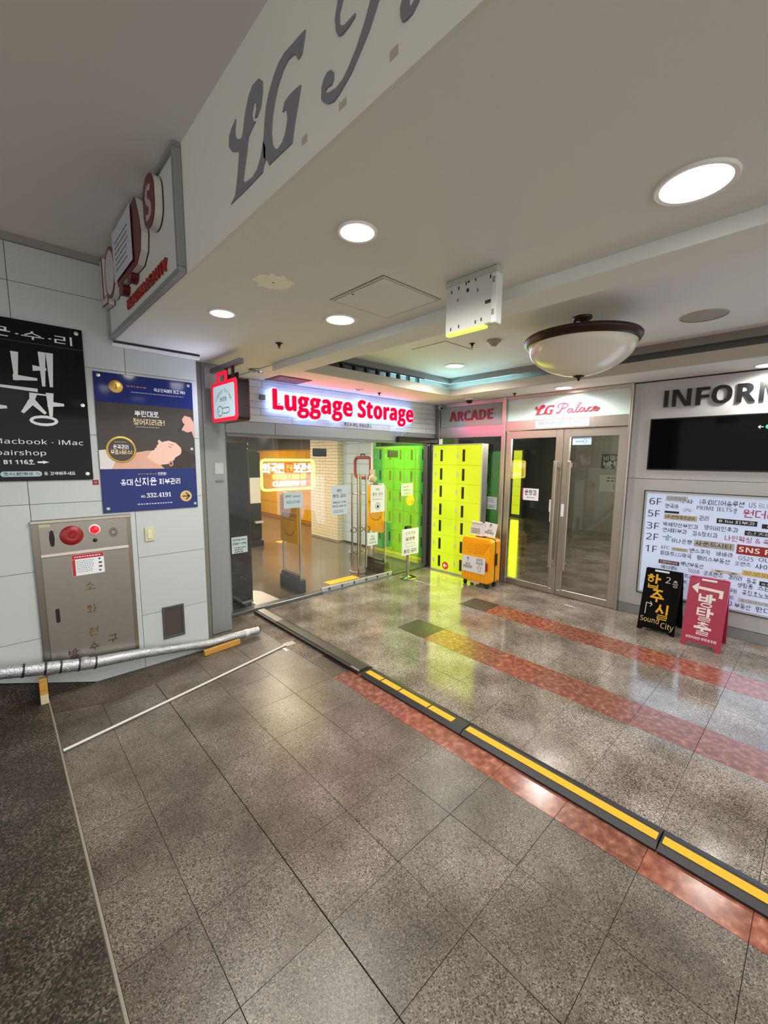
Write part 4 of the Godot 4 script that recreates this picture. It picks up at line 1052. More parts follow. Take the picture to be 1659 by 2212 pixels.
	st.roughness = 1.0; st.roughness_texture = steel.roughness_texture; st.uv1_triplanar = true; st.uv1_world_triplanar = true; st.uv1_scale = V3(.5, 5, .5)
	pt(t, "frame", V3(0, .095, 0), V3(.572, 1.168, .018), M("8b857c", .3, .9), .004)
	pt(t, "upper_panel", V3(.038, .93, .018), V3(.545, 1.145, .024), st, .002)
	pt(t, "lower_door", V3(.038, .125, .018), V3(.545, .918, .026), st, .003)
	pt(t, "rail", V3(.038, .918, .018), V3(.545, .938, .03), M("ded8ce", .4, .8), .002)
	pt(t, "top_lip", V3(0.0, 1.145, .018), V3(.572, 1.168, .026), M("b4aea4", .25, 1.0), .003)
	pt(t, "maker_plate", V3(.04, 1.12, .024), V3(.10, 1.14, .0255), M("b5ad86", .5))
	mb = MB.new(); mb.prism(rrect(.088, .985, .118, 1.098, .013), .024, .0246); part(t, "finger_slot", mb, M("0c0b0a", .6))
	mb = MB.new(); mb.ring(V2(.103, 1.041), .017, .06, .003, .024, .0262, 20); part(t, "slot_rim", mb, M("b9b2a8", .25, 1.0))
	mb = MB.new(); mb.lathe([V2(0, .012), V2(.012, .012), V2(.014, .017), V2(.02, .012), V2(.036, .016), V2(.046, .013), V2(.058, .010), V2(.066, .004), V2(.067, 0)], 40, Transform3D(Basis(V3(1, 0, 0), PI / 2), V3(.211, 1.05, .024))); part(t, "alarm_button", mb, M("8c1216", .35))
	mb = MB.new(); mb.lathe([V2(.028, .012), V2(.034, .010), V2(.037, 0)], 28, Transform3D(Basis(V3(1, 0, 0), PI / 2), V3(.342, 1.078, .024))); part(t, "lamp_rim", mb, M("e3dfdc", .3))
	mb = MB.new(); mb.lathe([V2(0, .03), V2(.012, .028), V2(.022, .02), V2(.028, .006)], 24, Transform3D(Basis(V3(1, 0, 0), PI / 2), V3(.342, 1.078, .024))); part(t, "red_lamp", mb, M("ff1a22", .15, 0, .9))
	mb = MB.new(); mb.lathe([V2(0, .014), V2(.006, .013), V2(.012, .006), V2(.014, 0)], 16, Transform3D(Basis(V3(1, 0, 0), PI / 2), V3(.342, 1.0, .024))); part(t, "phone_jack", mb, M("1e1714", .4))
	mb = MB.new()
	for k in 16:
		var a := TAU * k / 16
		mb.bar(V2(.455 + cos(a) * .012, 1.045 + sin(a) * .014), V2(.455 + cos(a) * .03, 1.045 + sin(a) * .036), .004, .0242, .0242)
	part(t, "sound_slots", mb, M("2c2823", .6))
	mb = MB.new(); mb.prism(rrect(.085, .455, .108, .555, .011), .026, .0266); part(t, "grip_slot", mb, M("0c0b0a", .6))
	var sk := pt(t, "sticker", V3(.198, .763, .026), V3(.385, .912, .0266), M("dfe2e6", .5))
	pt(sk, "red_header", V3(.199, .88, .0266), V3(.384, .911, .027), M("b3202c", .5)); pt(sk, "red_side", V3(.199, .764, .0266), V3(.217, .878, .027), M("b3202c", .5))
	fine_print(sk, V3(.215, .895, .0272), .15, 1, .016, wp, 1.0, 51); fine_print(sk, V3(.225, .865, .0272), .11, 7, .013, M("8d94a8", .5), 1.0, 52)
	fine_print(sk, V3(.352, .866, .0272), .02, 4, .028, M("3c3b44", .5), 1.0, 53)
	var br := M("7a5c2c", .4, .5)
	for q in [["소", .293, .655], ["화", .293, .485], ["전", .293, .315], ["방", .168, .188], ["수", .29, .205], ["구", .405, .228]]:
		write(t, "raised_letter", q[0], V3(q[1], q[2], .026), .05, M("4c3c26", .4, .4) if q[2] < .3 else br, {"c": true, "d": .004, "wt": .09})
	# small fittings on the tiles
	t = thing("wall_switch", "beige wall plate with a rocker, right of the steel cabinet", "switch", V3(.818, 1.005, WZ))
	pt(t, "plate", V3(0, 0, 0), V3(.066, .11, .012), M("c5bf9c", .4), .003)
	pt(t, "rocker", V3(.018, .02, .012), V3(.048, .09, .018), M("d3cdac", .4), .003)
	t = thing("vent_cover", "dark grey framed square vent cover low on the white wall", "vent", V3(.906, .19, WZ))
	for q in [[0, 0, .163, .018], [0, .247, .163, .265], [0, .018, .018, .247], [.145, .018, .163, .247]]: pt(t, "frame", V3(q[0], q[1], 0), V3(q[2], q[3], .012), M("54524f", .4, .4), .002)
	pt(t, "panel", V3(.018, .018, 0), V3(.145, .247, .006), M("4b4540", .5, .3), .001)
	t = thing("sticker", "tiny red square sticker below the corner of the black poster", "sticker", V3(.514, 1.45, WZ))
	pt(t, "sheet", V3(0, 0, 0), V3(.037, .036, .001), M("7d1720", .5))
	pt(t, "mark", V3(.012, .01, .001), V3(.016, .026, .0014), M("c98a8e", .5)); pt(t, "mark", V3(.022, .01, .001), V3(.026, .026, .0014), M("c98a8e", .5))
	# raised red and white shop letters on the sign box at the end of the fascia
	t = thing("shop_sign", "white framed sign with deep red edged letters hung at the fascia end", "sign", V3(.706, 0, 0), -PI / 2)
	var fm := M("8f9492", .4, .4)
	pt(t, "board", V3(-3.52, 2.475, .001), V3(-2.055, 2.975, .018), M("c9cac4", .45))
	pt(t, "frame", V3(-3.53, 2.459, 0), V3(-2.04, 2.484, .034), fm, .004); pt(t, "frame", V3(-3.53, 2.965, 0), V3(-2.04, 2.983, .034), fm, .003)
	pt(t, "frame", V3(-2.075, 2.484, 0), V3(-2.04, 2.965, .034), fm, .004); pt(t, "frame", V3(-3.54, 2.484, 0), V3(-3.515, 2.965, .034), fm, .003)
	var side := M("cdcabf", .4); var rd := M("5c1016", .35); var fc := M("b9b4b2", .4)
	var bl := M("241416", .5)
	var lp := PackedVector2Array([V2(-3.505, 2.655), V2(-3.33, 2.64), V2(-3.33, 2.70), V2(-3.455, 2.70), V2(-3.455, 2.96), V2(-3.505, 2.96)])
	part(t, "letter_base", P(lp, .018, .024), bl); part(t, "letter_side", P(lp, .024, .056), side); part(t, "letter_rim", P(lp, .056, .060), rd)
	part(t, "letter_face", P(PackedVector2Array([V2(-3.495, 2.668), V2(-3.34, 2.652), V2(-3.34, 2.69), V2(-3.467, 2.69), V2(-3.467, 2.948), V2(-3.495, 2.948)]), .060, .0612), fc)
	var el := func(cx, cy, rx, ry):
		var q := PackedVector2Array()
		for k in 36: q.append(V2(cx + rx * cos(TAU * k / 36), cy + ry * sin(TAU * k / 36)))
		return q
	var o1: PackedVector2Array = el.call(-3.235, 2.80, .145, .15)
	part(t, "letter_base", P(o1, .018, .024), bl); part(t, "letter_side", P(o1, .024, .056), side); part(t, "letter_rim", P(o1, .056, .060), rd)
	part(t, "letter_face", P(el.call(-3.235, 2.80, .12, .128), .060, .0612), fc)
	var bp := PackedVector2Array([V2(-3.04, 2.66), V2(-2.60, 2.655), V2(-2.52, 2.70), V2(-2.495, 2.78), V2(-2.52, 2.86), V2(-2.57, 2.965), V2(-3.04, 2.965)])
	part(t, "letter_base", P(bp, .018, .024), bl); part(t, "letter_side", P(bp, .024, .056), side); part(t, "letter_rim", P(bp, .056, .060), rd)
	for q in [[-2.98, 2.63], [-2.78, 2.645]]:
		var cp: PackedVector2Array = el.call(q[0], q[1], .05, .03)
		part(t, "letter_foot", P(cp, .018, .058), rd)
	var op: PackedVector2Array = rrect(-2.425, 2.735, -2.245, 2.965, .085, 8)
	part(t, "letter_base", P(op, .018, .024), bl); part(t, "letter_side", P(op, .024, .056), side); part(t, "letter_rim", P(op, .056, .060), rd)
	write(t, "letter_face", "S", V3(-2.335, 2.775, .060), .14, M("a39a98", .4), {"c": true, "d": .002, "w": .11})
	write(t, "small_lettering", "HEALTH&BEAUTY", V3(-2.995, 2.528, .018), .05, M("8e1c16", .35), {"w": .765, "d": .014})
	# sheet of paper taped over the letters
	t = thing("notice", "tilted white printed sheet taped over the red raised letters", "notice", V3(.640, 2.69, -3.075), -PI / 2)
	pt(t, "sheet", V3(0, 0, 0), V3(.43, .275, .002), M("b9b8c4", .6))
	fine_print(t, V3(.06, .20, .0024), .3, 6, .03, M("5d5d6c", .6), 1.0, 61)
	# foil wrapped pipe, its props, and the thin white moulding on the floor
	t = thing("pipe", "foil wrapped pipe lying along the foot of the white wall", "pipe")
	var foil := StandardMaterial3D.new(); foil.albedo_color = Color("b9bcc2"); foil.metallic = .85; foil.roughness = .32
	foil.heightmap_enabled = true; foil.heightmap_texture = noise(FastNoiseLite.TYPE_CELLULAR, .05, 512, [], [], false, 14, 3); foil.heightmap_scale = .7
	foil.uv1_triplanar = true; foil.uv1_world_triplanar = true; foil.uv1_scale = Vector3.ONE * 3.0
	var path := [V3(-1.3, .56, -3.455), V3(-.5, .385, -3.455), V3(-.06, .292, -3.455), V3(.13, .25, -3.455), V3(.32, .213, -3.452), V3(.40, .198, -3.452), V3(.70, .166, -3.458), V3(1.0, .112, -3.485), V3(1.25, .064, -3.508), V3(1.5, .060, -3.512), V3(1.70, .052, -3.512)]
	var rr := [.040, .040, .040, .041, .042, .042, .037, .034, .034, .034, .034]
	var pp := []; var pq := []
	for i in path.size() - 1:
		for k in 8:
			pp.append(path[i].lerp(path[i + 1], k / 8.0)); pq.append(lerpf(rr[i], rr[i + 1], k / 8.0) * (1.0 + .025 * sin(i * 7.3 + k * 2.9)))
	pp.append(path[-1]); pq.append(rr[-1])
	mb = MB.new(); mb.tube(pp, .05, 20, false, pq); part(t, "jacket", mb, foil)
	for q in [V3(.045, .268, -3.455), V3(.235, .231, -3.453), V3(.155, .246, -3.454), V3(.43, .194, -3.452), V3(.335, .21, -3.452)]:
		mb = MB.new(); mb.tube([q - V3(.005, -.001, 0), q + V3(.006, -.0012, 0)], .0445, 20); part(t, "black_band", mb, black)
	mb = MB.new(); mb.lathe([V2(0, .022), V2(.025, .018), V2(.043, .004), V2(.048, -.016), V2(.048, -.03)], 18, Transform3D(Basis(V3(0, 0, 1), -.2), V3(.375, .23, -3.452))); part(t, "foil_joint", mb, foil)
	mb = MB.new(); mb.tube([V3(1.698, .0522, -3.512), V3(1.712, .0516, -3.512)], .027, 18); part(t, "open_end", mb, M("2b2723", .8))
	mb = MB.new(); mb.tube([V3(1.565, .0573, -3.512), V3(1.60, .0560, -3.512)], .036, 18); part(t, "tape_wrap", mb, M("d5d2cf", .4, .4))
	var wood := StandardMaterial3D.new(); tri_tex(wood, noise(FastNoiseLite.TYPE_SIMPLEX_SMOOTH, .02, 256, ["a8772f", "c39141", "b07f35"], [0.1, .5, .9], false, 17, 3), 2.0); wood.uv1_scale = V3(1, 8, 4); wood.roughness = .75
	t = thing("prop", "short upright wooden prop under the pipe on the dark landing", "timber", V3(.137, .0125, -3.44))
	pt(t, "post", V3(-.021, .065, -.018), V3(.021, .176, .018), wood, .002); pt(t, "raw_end", V3(-.0212, 0, -.0182), V3(.0212, .0655, .0182), M("c9b99a", .8), .002)
	single("timber_block", B(V3(-.16, 0, -.015), V3(.16, .045, .015), .002), wood, "flat yellow timber block lying under the pipe near the grey pier", "timber", V3(1.335, .0026, -3.447), .08)
	t = thing("floor_moulding", "thin white plastic moulding lying across the granite floor", "moulding")
	mb = MB.new(); mb.tube([V3(.168, .012, -2.79), V3(1.0, .009, -2.975), V3(1.785, .008, -3.152)], .008, 8); part(t, "strip", mb, M("cfcdca", .45))
	pt(t, "tape", V3(1.77, .001, -3.20), V3(1.87, .002, -3.13), M("a39d96", .4)); pt(t, "tape", V3(1.725, .001, -3.12), V3(1.75, .0018, -3.05), M("dcd9d4", .4))

# ---------- at the shop front ----------
func sheet(label: String, x: float, y: float, w: float, h: float, m: Material, lines: Array, z := AZ + .007) -> Node3D:
	var t := thing("notice", label, "notice", V3(x, y, z))
	pt(t, "sheet", V3(0, 0, 0), V3(w, h, .0015), m)
	for l in lines: write(t, "lettering", l[0], V3(w * l[1], h * l[2], .0022), h * l[3], l[5] if l.size() > 5 else ink, {"w": w * l[4], "c": true, "wt": .12})
	return t

func front_things():
	# glowing letters
	var t := thing("channel_letters", "glowing red shop letters with a bluish white halo on clear acrylic", "sign", V3(0, 0, AZ))
	pt(t, "acrylic_panel", V3(2.172, 2.05, .036), V3(4.41, 2.425, .041), glass(.01, "e8f0ff"))
	for q in [2.3, 3.3, 4.3]: pt(t, "standoff", V3(q, 2.2, 0), V3(q + .03, 2.23, .036), M("8d9094", .3, .7), .003)
	var r := letters("Luggage Storage", .2, {"f": sans, "d": .03})
	var sx: float = 2.19 / r[1]
	var halo := MB.new()
	for o in [V2(-.015, 0), V2(.015, 0), V2(0, .015), V2(0, -.015)]:
		var b := letters("Luggage Storage", .2, {"f": sans, "d": .03})
		(b[0] as MB).shift(Transform3D(Basis().scaled(V3(sx, 1, 1)), V3(2.192 + o.x, 2.163 + o.y, .043)))
		halo.v.append_array(b[0].v); halo.n.append_array(b[0].n); halo.u.append_array(b[0].u)
	part(t, "halo_body", halo, M("c4d6ff", .5, 0, 1.7))
	var red := MB.new()
	for o in [V2(-.0065, 0), V2(.0065, 0), V2(0, .0065), V2(0, -.0065)]:
		var b := letters("Luggage Storage", .2, {"f": sans, "d": .012})
		(b[0] as MB).shift(Transform3D(Basis().scaled(V3(sx, 1, 1)), V3(2.192 + o.x, 2.163 + o.y, .0735)))
		red.v.append_array(b[0].v); red.n.append_array(b[0].n); red.u.append_array(b[0].u)
	part(t, "letter_faces", red, M("ff0a36", .3, 0, .95))
	write(t, "small_lettering", "옐로우 무인 물품보관소", V3(3.18, 2.049, .0418), .032, M("17181c", .5), {"w": .46, "wt": .16})
	pt(t, "cable_box", V3(2.10, 2.25, 0), V3(2.16, 2.30, .03), M("7b7d80", .4), .003)
	area("letters_light", V3(3.29, 2.25, AZ + .1), V3(0, .1, 1), 2.15, .2, Color(1, .25, .42), .15)
	area("halo_light", V3(3.29, 2.25, AZ + .034), V3(0, 0, -1), 2.2, .22, Color(.62, .72, 1), .55)
	# hanging suitcase sign
	t = thing("blade_sign", "red rimmed suitcase shaped light box hanging from the grey pier", "sign", V3(1.43, 1.945, -3.70), -PI / 2)
	var rim := M("f5123c", .3, 0, .55); var dk := M("1d1013", .35)
	part(t, "case", P(rrect(0, 0, .51, .32, .03), -.098, -.006), dk)
	part(t, "rim", P(rrect(0, 0, .51, .32, .03), -.006, .0), rim); part(t, "rim", P(rrect(-.002, -.002, .512, .322, .03), -.104, -.096), M("5d0d1a", .4))
	part(t, "face", P(rrect(.055, .03, .465, .29, .02), 0, .004), M("cfe6ee", .4, 0, .35))
	for z in [0.0, -.098]:
		var mb := MB.new(); mb.box(V3(.12, .322, z - .012), V3(.16, .385, z), .004); mb.box(V3(.28, .322, z - .012), V3(.32, .385, z), .004); mb.box(V3(.12, .37, z - .012), V3(.32, .40, z), .008)
		part(t, "handle", mb, rim if z == 0.0 else M("3a0c16", .4))
	var a := -.95
	var word := "Luggage Storage"
	for i in word.length():
		var ph := lerpf(2.65, .45, i / 14.0)
		if word[i] != " ": write(t, "letter", word[i], V3(.26 + cos(ph) * .155, .118 + sin(ph) * .115, .0045), .026, ink, {"c": true, "rot": ph - PI / 2, "f": plain})
	write(t, "lettering", "보관함", V3(.26, .165, .0045), .026, M("5b6a72", .5), {"c": true, "w": .14})
	var mb2 := MB.new()
	var kp := [V3(.23, .105, .0045), V3(.36, .105, .0045), V3(.375, .09, .0045), V3(.365, .07, .0045), V3(.34, .065, .0045), V3(.30, .06, .0045), V3(.24, .068, .0045)]
	for i in kp.size() - 1: mb2.bar(V2(kp[i].x, kp[i].y), V2(kp[i + 1].x, kp[i + 1].y), .006, .0046, .0046)
	mb2.ring(V2(.185, .085), .052, .04, .006, .004, .0046, 22); mb2.ring(V2(.165, .085), .01, .008, .004, .004, .0046, 12)
	part(t, "key_drawing", mb2, M("4c5f66", .5))
	pt(t, "hanging_bar", V3(-.098, .43, -.07), V3(.50, .47, -.03), M("8b8d90", .35, .6), .004)
	for x in [.2, .33]: pt(t, "hanger_rod", V3(x, .30, -.058), V3(x + .025, .435, -.04), black)
	pt(t, "wall_plate", V3(-.097, .30, -.12), V3(-.085, .48, .02), M("b9bcbe", .4, .3), .003)
	area("case_light", V3(1.415, 2.105, -3.445), V3(-1, 0, 0), .42, .28, Color(.86, .88, 1), .22)
	# door closer housing
	t = thing("closer_housing", "long black box above the right end of the shop doors", "housing", V3(4.105, 1.878, AZ + .012))
	pt(t, "case", V3(0, 0, 0), V3(.915, .078, .07), M("101113", .45), .006); pt(t, "end_cap", V3(.905, -.002, -.001), V3(.918, .08, .072), M("1c1d20", .4), .003)
	mb2 = MB.new(); mb2.tube([V3(.1, .078, .02), V3(.12, .12, .01), V3(.25, .16, .005)], .004, 6); part(t, "cable", mb2, M("c9c9c9", .5))
	# neon opening hours sign inside the glass
	t = thing("neon_sign", "yellow framed neon sign with opening hours behind the shop glass", "sign", V3(2.115, 1.29, AZ - .05))
	pt(t, "backing", V3(.0, .0, -.006), V3(.685, .345, -.002), glass(.03, "c9b070"))
	var fp := []
	for p in rrect(.008, .008, .677, .337, .045, 6): fp.append(V3(p.x, p.y, .012))
	mb2 = MB.new(); mb2.tube(fp, .0125, 10, true); part(t, "tube_frame", mb2, M("ffea44", .4, 0, 5.0))
	var nw := M("f4efff", .4, 0, 2.4)
	write(t, "tube_letters", "외국인", V3(.03, .205, .004), .085, nw, {"w": .265, "d": .012, "wt": .14})
	pt(t, "red_plate", V3(.303, .20, .0), V3(.405, .31, .006), M("e2361f", .4, 0, .5), .002)
	write(t, "tube_letters", "전용", V3(.31, .22, .008), .06, M("ffb13a", .4, 0, .9), {"w": .088, "d": .006})
	write(t, "tube_letters", "보관소", V3(.412, .205, .004), .085, nw, {"w": .255, "d": .012, "wt": .14})
	write(t, "tube_letters", "OPEN / AM 07", V3(.14, .122, .004), .055, M("ffee50", .4, 0, 2.2), {"w": .43, "d": .012})
	write(t, "tube_letters", "CLOSE/PM 11", V3(.14, .045, .004), .055, nw, {"w": .43, "d": .012})
	for x in [.17, .53]:
		mb2 = MB.new(); mb2.tube([V3(x, .34, -.003), V3(x - .01, .78, -.003)], .0015, 5); part(t, "hanging_wire", mb2, M("caa94a", .4))
	area("neon_light", V3(2.457, 1.46, AZ - .025), V3(0, 0, 1), .66, .32, Color(1, .86, .35), .35)
	area("neon_light", V3(2.457, 1.46, AZ - .075), V3(0, 0, -1), .66, .32, Color(1, .8, .25), .3)
	# sheets taped to the glass
	var pb := M("b4c6cf", .5); var pg := M("cfe4d4", .5); var gy := M("5a5d66", .6)
	sheet("pale blue sheet taped to the glass below the neon sign", 2.356, 1.086, .245, .182, pb, [["내국인", .25, .68, .13, .34], ["물품보관", .68, .68, .08, .4, gy], ["보관소이용", .5, .30, .15, .72, gy]])
	t = sheet("tall pale sheet forbidding entry, left of the door handles", 3.006, .955, .26, .362, M("bccad6", .5), [["무단", .5, .78, .085, .3], ["출입 금지", .5, .60, .095, .8], ["물품보관 고객외", .5, .40, .05, .8], ["출입을 금합니다", .5, .27, .05, .85]])
	fine_print(t, V3(.04, .05, .0022), .18, 2, .02, gy, 1.0, 71)
	t = sheet("white sheet forbidding entry with a lock icon, right of the door handles", 3.652, .932, .254, .367, M("d8dae4", .5), [["무단", .5, .80, .075, .3, M("6b6a8a", .6)], ["출입 금지", .5, .63, .085, .78, gy]])
	pt(t, "rule", V3(.02, .205, .0018), V3(.235, .207, .0022), gy); fine_print(t, V3(.03, .175, .0022), .19, 1, .02, gy, 1.0, 72)
	mb2 = MB.new(); mb2.ring(V2(.127, .085), .043, .043, .006, .0018, .0022, 24); mb2.bar(V2(.108, .075), V2(.146, .075), .03, .0022, .0022); mb2.ring(V2(.127, .095), .011, .016, .006, .0018, .0022, 14); part(t, "lock_icon", mb2, ink)
	sheet("small greenish sheet on the end pane before the green lockers", 4.228, 1.125, .245, .178, pg, [["보관함", .4, .66, .12, .5, gy], ["물품보관소", .55, .40, .1, .7, gy], ["이용안내", .5, .14, .1, .6, gy]])
	sheet("small white sheet low on the right glass door leaf", 3.595, .488, .185, .17, M("dbe6df", .5), [["무인", .5, .66, .12, .3, gy], ["보관함", .5, .42, .13, .5, gy], ["이용안내", .5, .16, .11, .7, gy]])
	t = sheet("pale grey opening times sheet on the glass before the black cabinet", 1.745, .66, .172, .172, M("b3c3c4", .5), [["Opening Hours", .5, .78, .10, .9], ["07AM ~ 11PM", .5, .52, .13, .85]])
	fine_print(t, V3(.03, .058, .0022), .12, 3, .022, ink, 1.0, 73)
	# anti-theft gates
	gate(V3(2.65, 0, -4.745), .44, "yellow panelled security gate below the neon sign", 1.215)
	gate(V3(4.0, 0, -4.62), .39, "second yellow panelled security gate behind the right door leaf", 1.29)
	t = thing("plush_toy", "cream plush rabbit head perched above the right security gate", "toy", V3(4.0, 1.306, -4.50))
	var cr := M("d9cda6", .9)
	mb2 = MB.new(); var prf := []
	for k in 11: prf.append(V2(maxf(.062 * sin(PI * k / 10), 0), .058 - .058 * cos(PI * k / 10)))
	mb2.lathe(prf, 20); part(t, "head", mb2, cr)
	for s in [-1.0, 1.0]:
		mb2 = MB.new(); mb2.tube([V3(0, .10, s * .025), V3(0, .14, s * .032), V3(0, .18, s * .038), V3(0, .195, s * .04)], .015, 10, false, [.012, .018, .016, .004]); part(t, "ear", mb2, cr)
		mb2 = MB.new(); mb2.lathe([V2(0, .006), V2(.005, .004), V2(.006, 0)], 10, Transform3D(Basis(V3(0, 0, 1), PI / 2), V3(-.057, .07, s * .022))); part(t, "eye", mb2, ink)
	t = thing("ornament", "round yellow ornament stuck inside the end pane before the green lockers", "ornament", V3(4.46, 1.05, AZ - .03))
	mb2 = MB.new(); mb2.lathe([V2(0, .02), V2(.05, .016), V2(.085, 0), V2(.05, -.006), V2(0, -.008)], 26, Transform3D(Basis(V3(1, 0, 0), PI / 2), Vector3.ZERO)); part(t, "body", mb2, M("f2b310", .6))
	mb2 = MB.new(); mb2.lathe([V2(0, .03), V2(.014, .022), V2(.018, .014)], 14, Transform3D(Basis(V3(1, 0, 0), PI / 2), V3(.02, -.02, 0))); part(t, "knob", mb2, M("e08a12", .6))
	# red suitcase outline on the blue planks
	t = thing("wall_frame", "red rounded suitcase outline mounted on the pale blue inner wall", "decoration", V3(5.022, 1.30, -6.15), -PI / 2)
	fp = []
	for p in rrect(0, 0, .44, .37, .08, 6): fp.append(V3(p.x, p.y, .0))
	mb2 = MB.new(); mb2.tube(fp, .028, 10, true); part(t, "outline", mb2, M("a3202c", .35))
	mb2 = MB.new(); mb2.tube([V3(.16, .37, 0), V3(.17, .43, 0), V3(.27, .43, 0), V3(.28, .37, 0)], .012, 8); part(t, "grip", mb2, M("2a1215", .5))
	# bin and floor mats
	t = thing("waste_bin", "pale grey round bin behind the right door leaf", "bin", V3(3.83, 0, -4.62))
	mb2 = MB.new(); mb2.lathe([V2(0, .01), V2(.10, .01), V2(.11, 0), V2(.135, .28), V2(.14, .285), V2(.14, .30), V2(.128, .30), V2(.12, .02), V2(0, .02)], 28); part(t, "bucket", mb2, M("a59f98", .5))
	mb2 = MB.new(); mb2.lathe([V2(.112, .0), V2(.128, .004), V2(.128, .02), V2(.114, .026)], 28); part(t, "foot_rim", mb2, M("c3b5a4", .5))
	t = thing("wire_stand", "black curled wire stand behind the low sheet on the right door leaf", "stand", V3(3.7, 0, -4.4))
	for k in 3:
		mb2 = MB.new(); var cpts := []
		for i in 20: cpts.append(V3(-.12 + k * .11 + cos(TAU * i / 20) * .05, .67 + sin(TAU * i / 20) * .035, -.02 + k * .015))
		mb2.tube(cpts, .006, 6, true); part(t, "curl", mb2, black)
	mb2 = MB.new(); mb2.tube([V3(-.05, 0, 0), V3(-.05, .65, 0)], .008, 8); mb2.tube([V3(.09, 0, 0), V3(.09, .65, 0)], .008, 8); part(t, "leg", mb2, black)
	mat("yellow floor strip just inside the glass doors", V3(3.13, 0, -4.50), .5, .15)
	mat("small yellow floor square further inside the shop", V3(4.0, 0, -7.4), .25, .18)
	single("floor_glare", P(PackedVector2Array([V2(0, 0), V2(.30, 0), V2(.27, .5), V2(.02, .9)]), 0, .002), M("cfc8c2", .3), "pale patch painted as reflected light on the shop floor beside the black cabinet", "mat", V3(2.06, .0, -4.21))  # pale shape painted in place of light reflected off the floor
	(get_child(get_child_count() - 1) as Node3D).rotation.x = -PI / 2
	# sign stand
	t = thing("sign_stand", "chrome post with a white camera warning placard before the shop", "sign stand", V3(4.13, 0, -3.905))
	mb2 = MB.new(); mb2.lathe([V2(.118, 0), V2(.12, .008), V2(.10, .02), V2(.03, .028), V2(.022, .04), V2(0, .042)], 40); part(t, "base", mb2, M("c9cac4", .12, 1.0))
	mb2 = MB.new(); mb2.lathe([V2(.021, .03), V2(.021, .66), V2(.026, .662), V2(.026, .69), V2(0, .70)], 20); part(t, "post", mb2, M("b5b3ad", .15, 1.0))
	pt(t, "clip", V3(-.05, .69, -.03), V3(.05, .735, .022), black, .006)
	var pc := pt(t, "placard", V3(-.15, .335, .024), V3(.185, .70, .029), M("dcdce8", .5), .002)
	write(pc, "lettering", "CCTV", V3(.018, .62, .0296), .035, M("3c3b45", .5), {"c": true, "w": .2, "f": plain})
	write(pc, "lettering", "촬영중", V3(.018, .54, .0296), .04, M("7b3a4a", .5), {"c": true, "w": .19})
	mb2 = MB.new()
	for q in [[-.07, .45, .10, .45], [-.07, .50, .10, .50], [-.07, .45, -.07, .50], [.10, .45, .10, .50]]: mb2.bar(V2(q[0], q[1]), V2(q[2], q[3]), .004, .0296, .0296)
	part(pc, "box_drawing", mb2, M("5a5d7a", .5))
	write(pc, "lettering", "출입 금지", V3(.018, .37, .0296), .042, M("22223a", .5), {"c": true, "w": .27})

func mat(label: String, at: Vector3, w: float, d: float):
	var m := thing("floor_mat", label, "mat", at)
	pt(m, "pad", V3(0, 0, 0), V3(w, .004, d), M("e8b81c", .6), .001); pt(m, "edge", V3(-.004, 0, -.004), V3(w + .004, .0015, d + .004), M("c99a10", .6))

func gate(at: Vector3, w: float, label: String, top: float):
	var t := thing("security_gate", label, "gate", at, -PI / 2)
	var mb := MB.new()
	mb.tube([V3(.02, .12, -.02), V3(.02, top - .06, -.02), V3(.05, top, -.02), V3(w - .05, top, -.02), V3(w - .02, top - .06, -.02), V3(w - .02, .12, -.02)], .014, 10)
	part(t, "loop", mb, M("bdbab2", .3, .8))
	part(t, "panel", P(rrect(.0, .6, w - .03, top - .02, .03), -.006, .006), M("dca403", .35))
	pt(t, "lower_pane", V3(.03, .2, -.024), V3(w - .03, .6, -.018), glass(.012))
	pt(t, "base", V3(-.01, 0, -.07), V3(w + .02, .17, .03), M("1b1815", .5), .008); pt(t, "base_lid", V3(.0, .17, -.05), V3(w - .04, .215, .012), M("4f463c", .35, .3), .006)
	write(t, "lettering", "무인 물품보관소", V3(w * .48, top - .28, .008), .032, M("5c4408", .5), {"c": true, "w": w * .75})
	fine_print(t, V3(w * .15, top - .32, .008), w * .65, 1, .02, M("7b5c10", .5), 1.0, 75)
	mb = MB.new()
	for k in 12:
		var a0 := PI * (1.12 + k * .064); var a1 := a0 + PI * .064
		mb.bar(V2(w * .48 + cos(a0) * .13, top - .4 + sin(a0) * .12), V2(w * .48 + cos(a1) * .13, top - .4 + sin(a1) * .12), .008, .008, .008)
	part(t, "smile_print", mb, M("6a4d0a", .5))

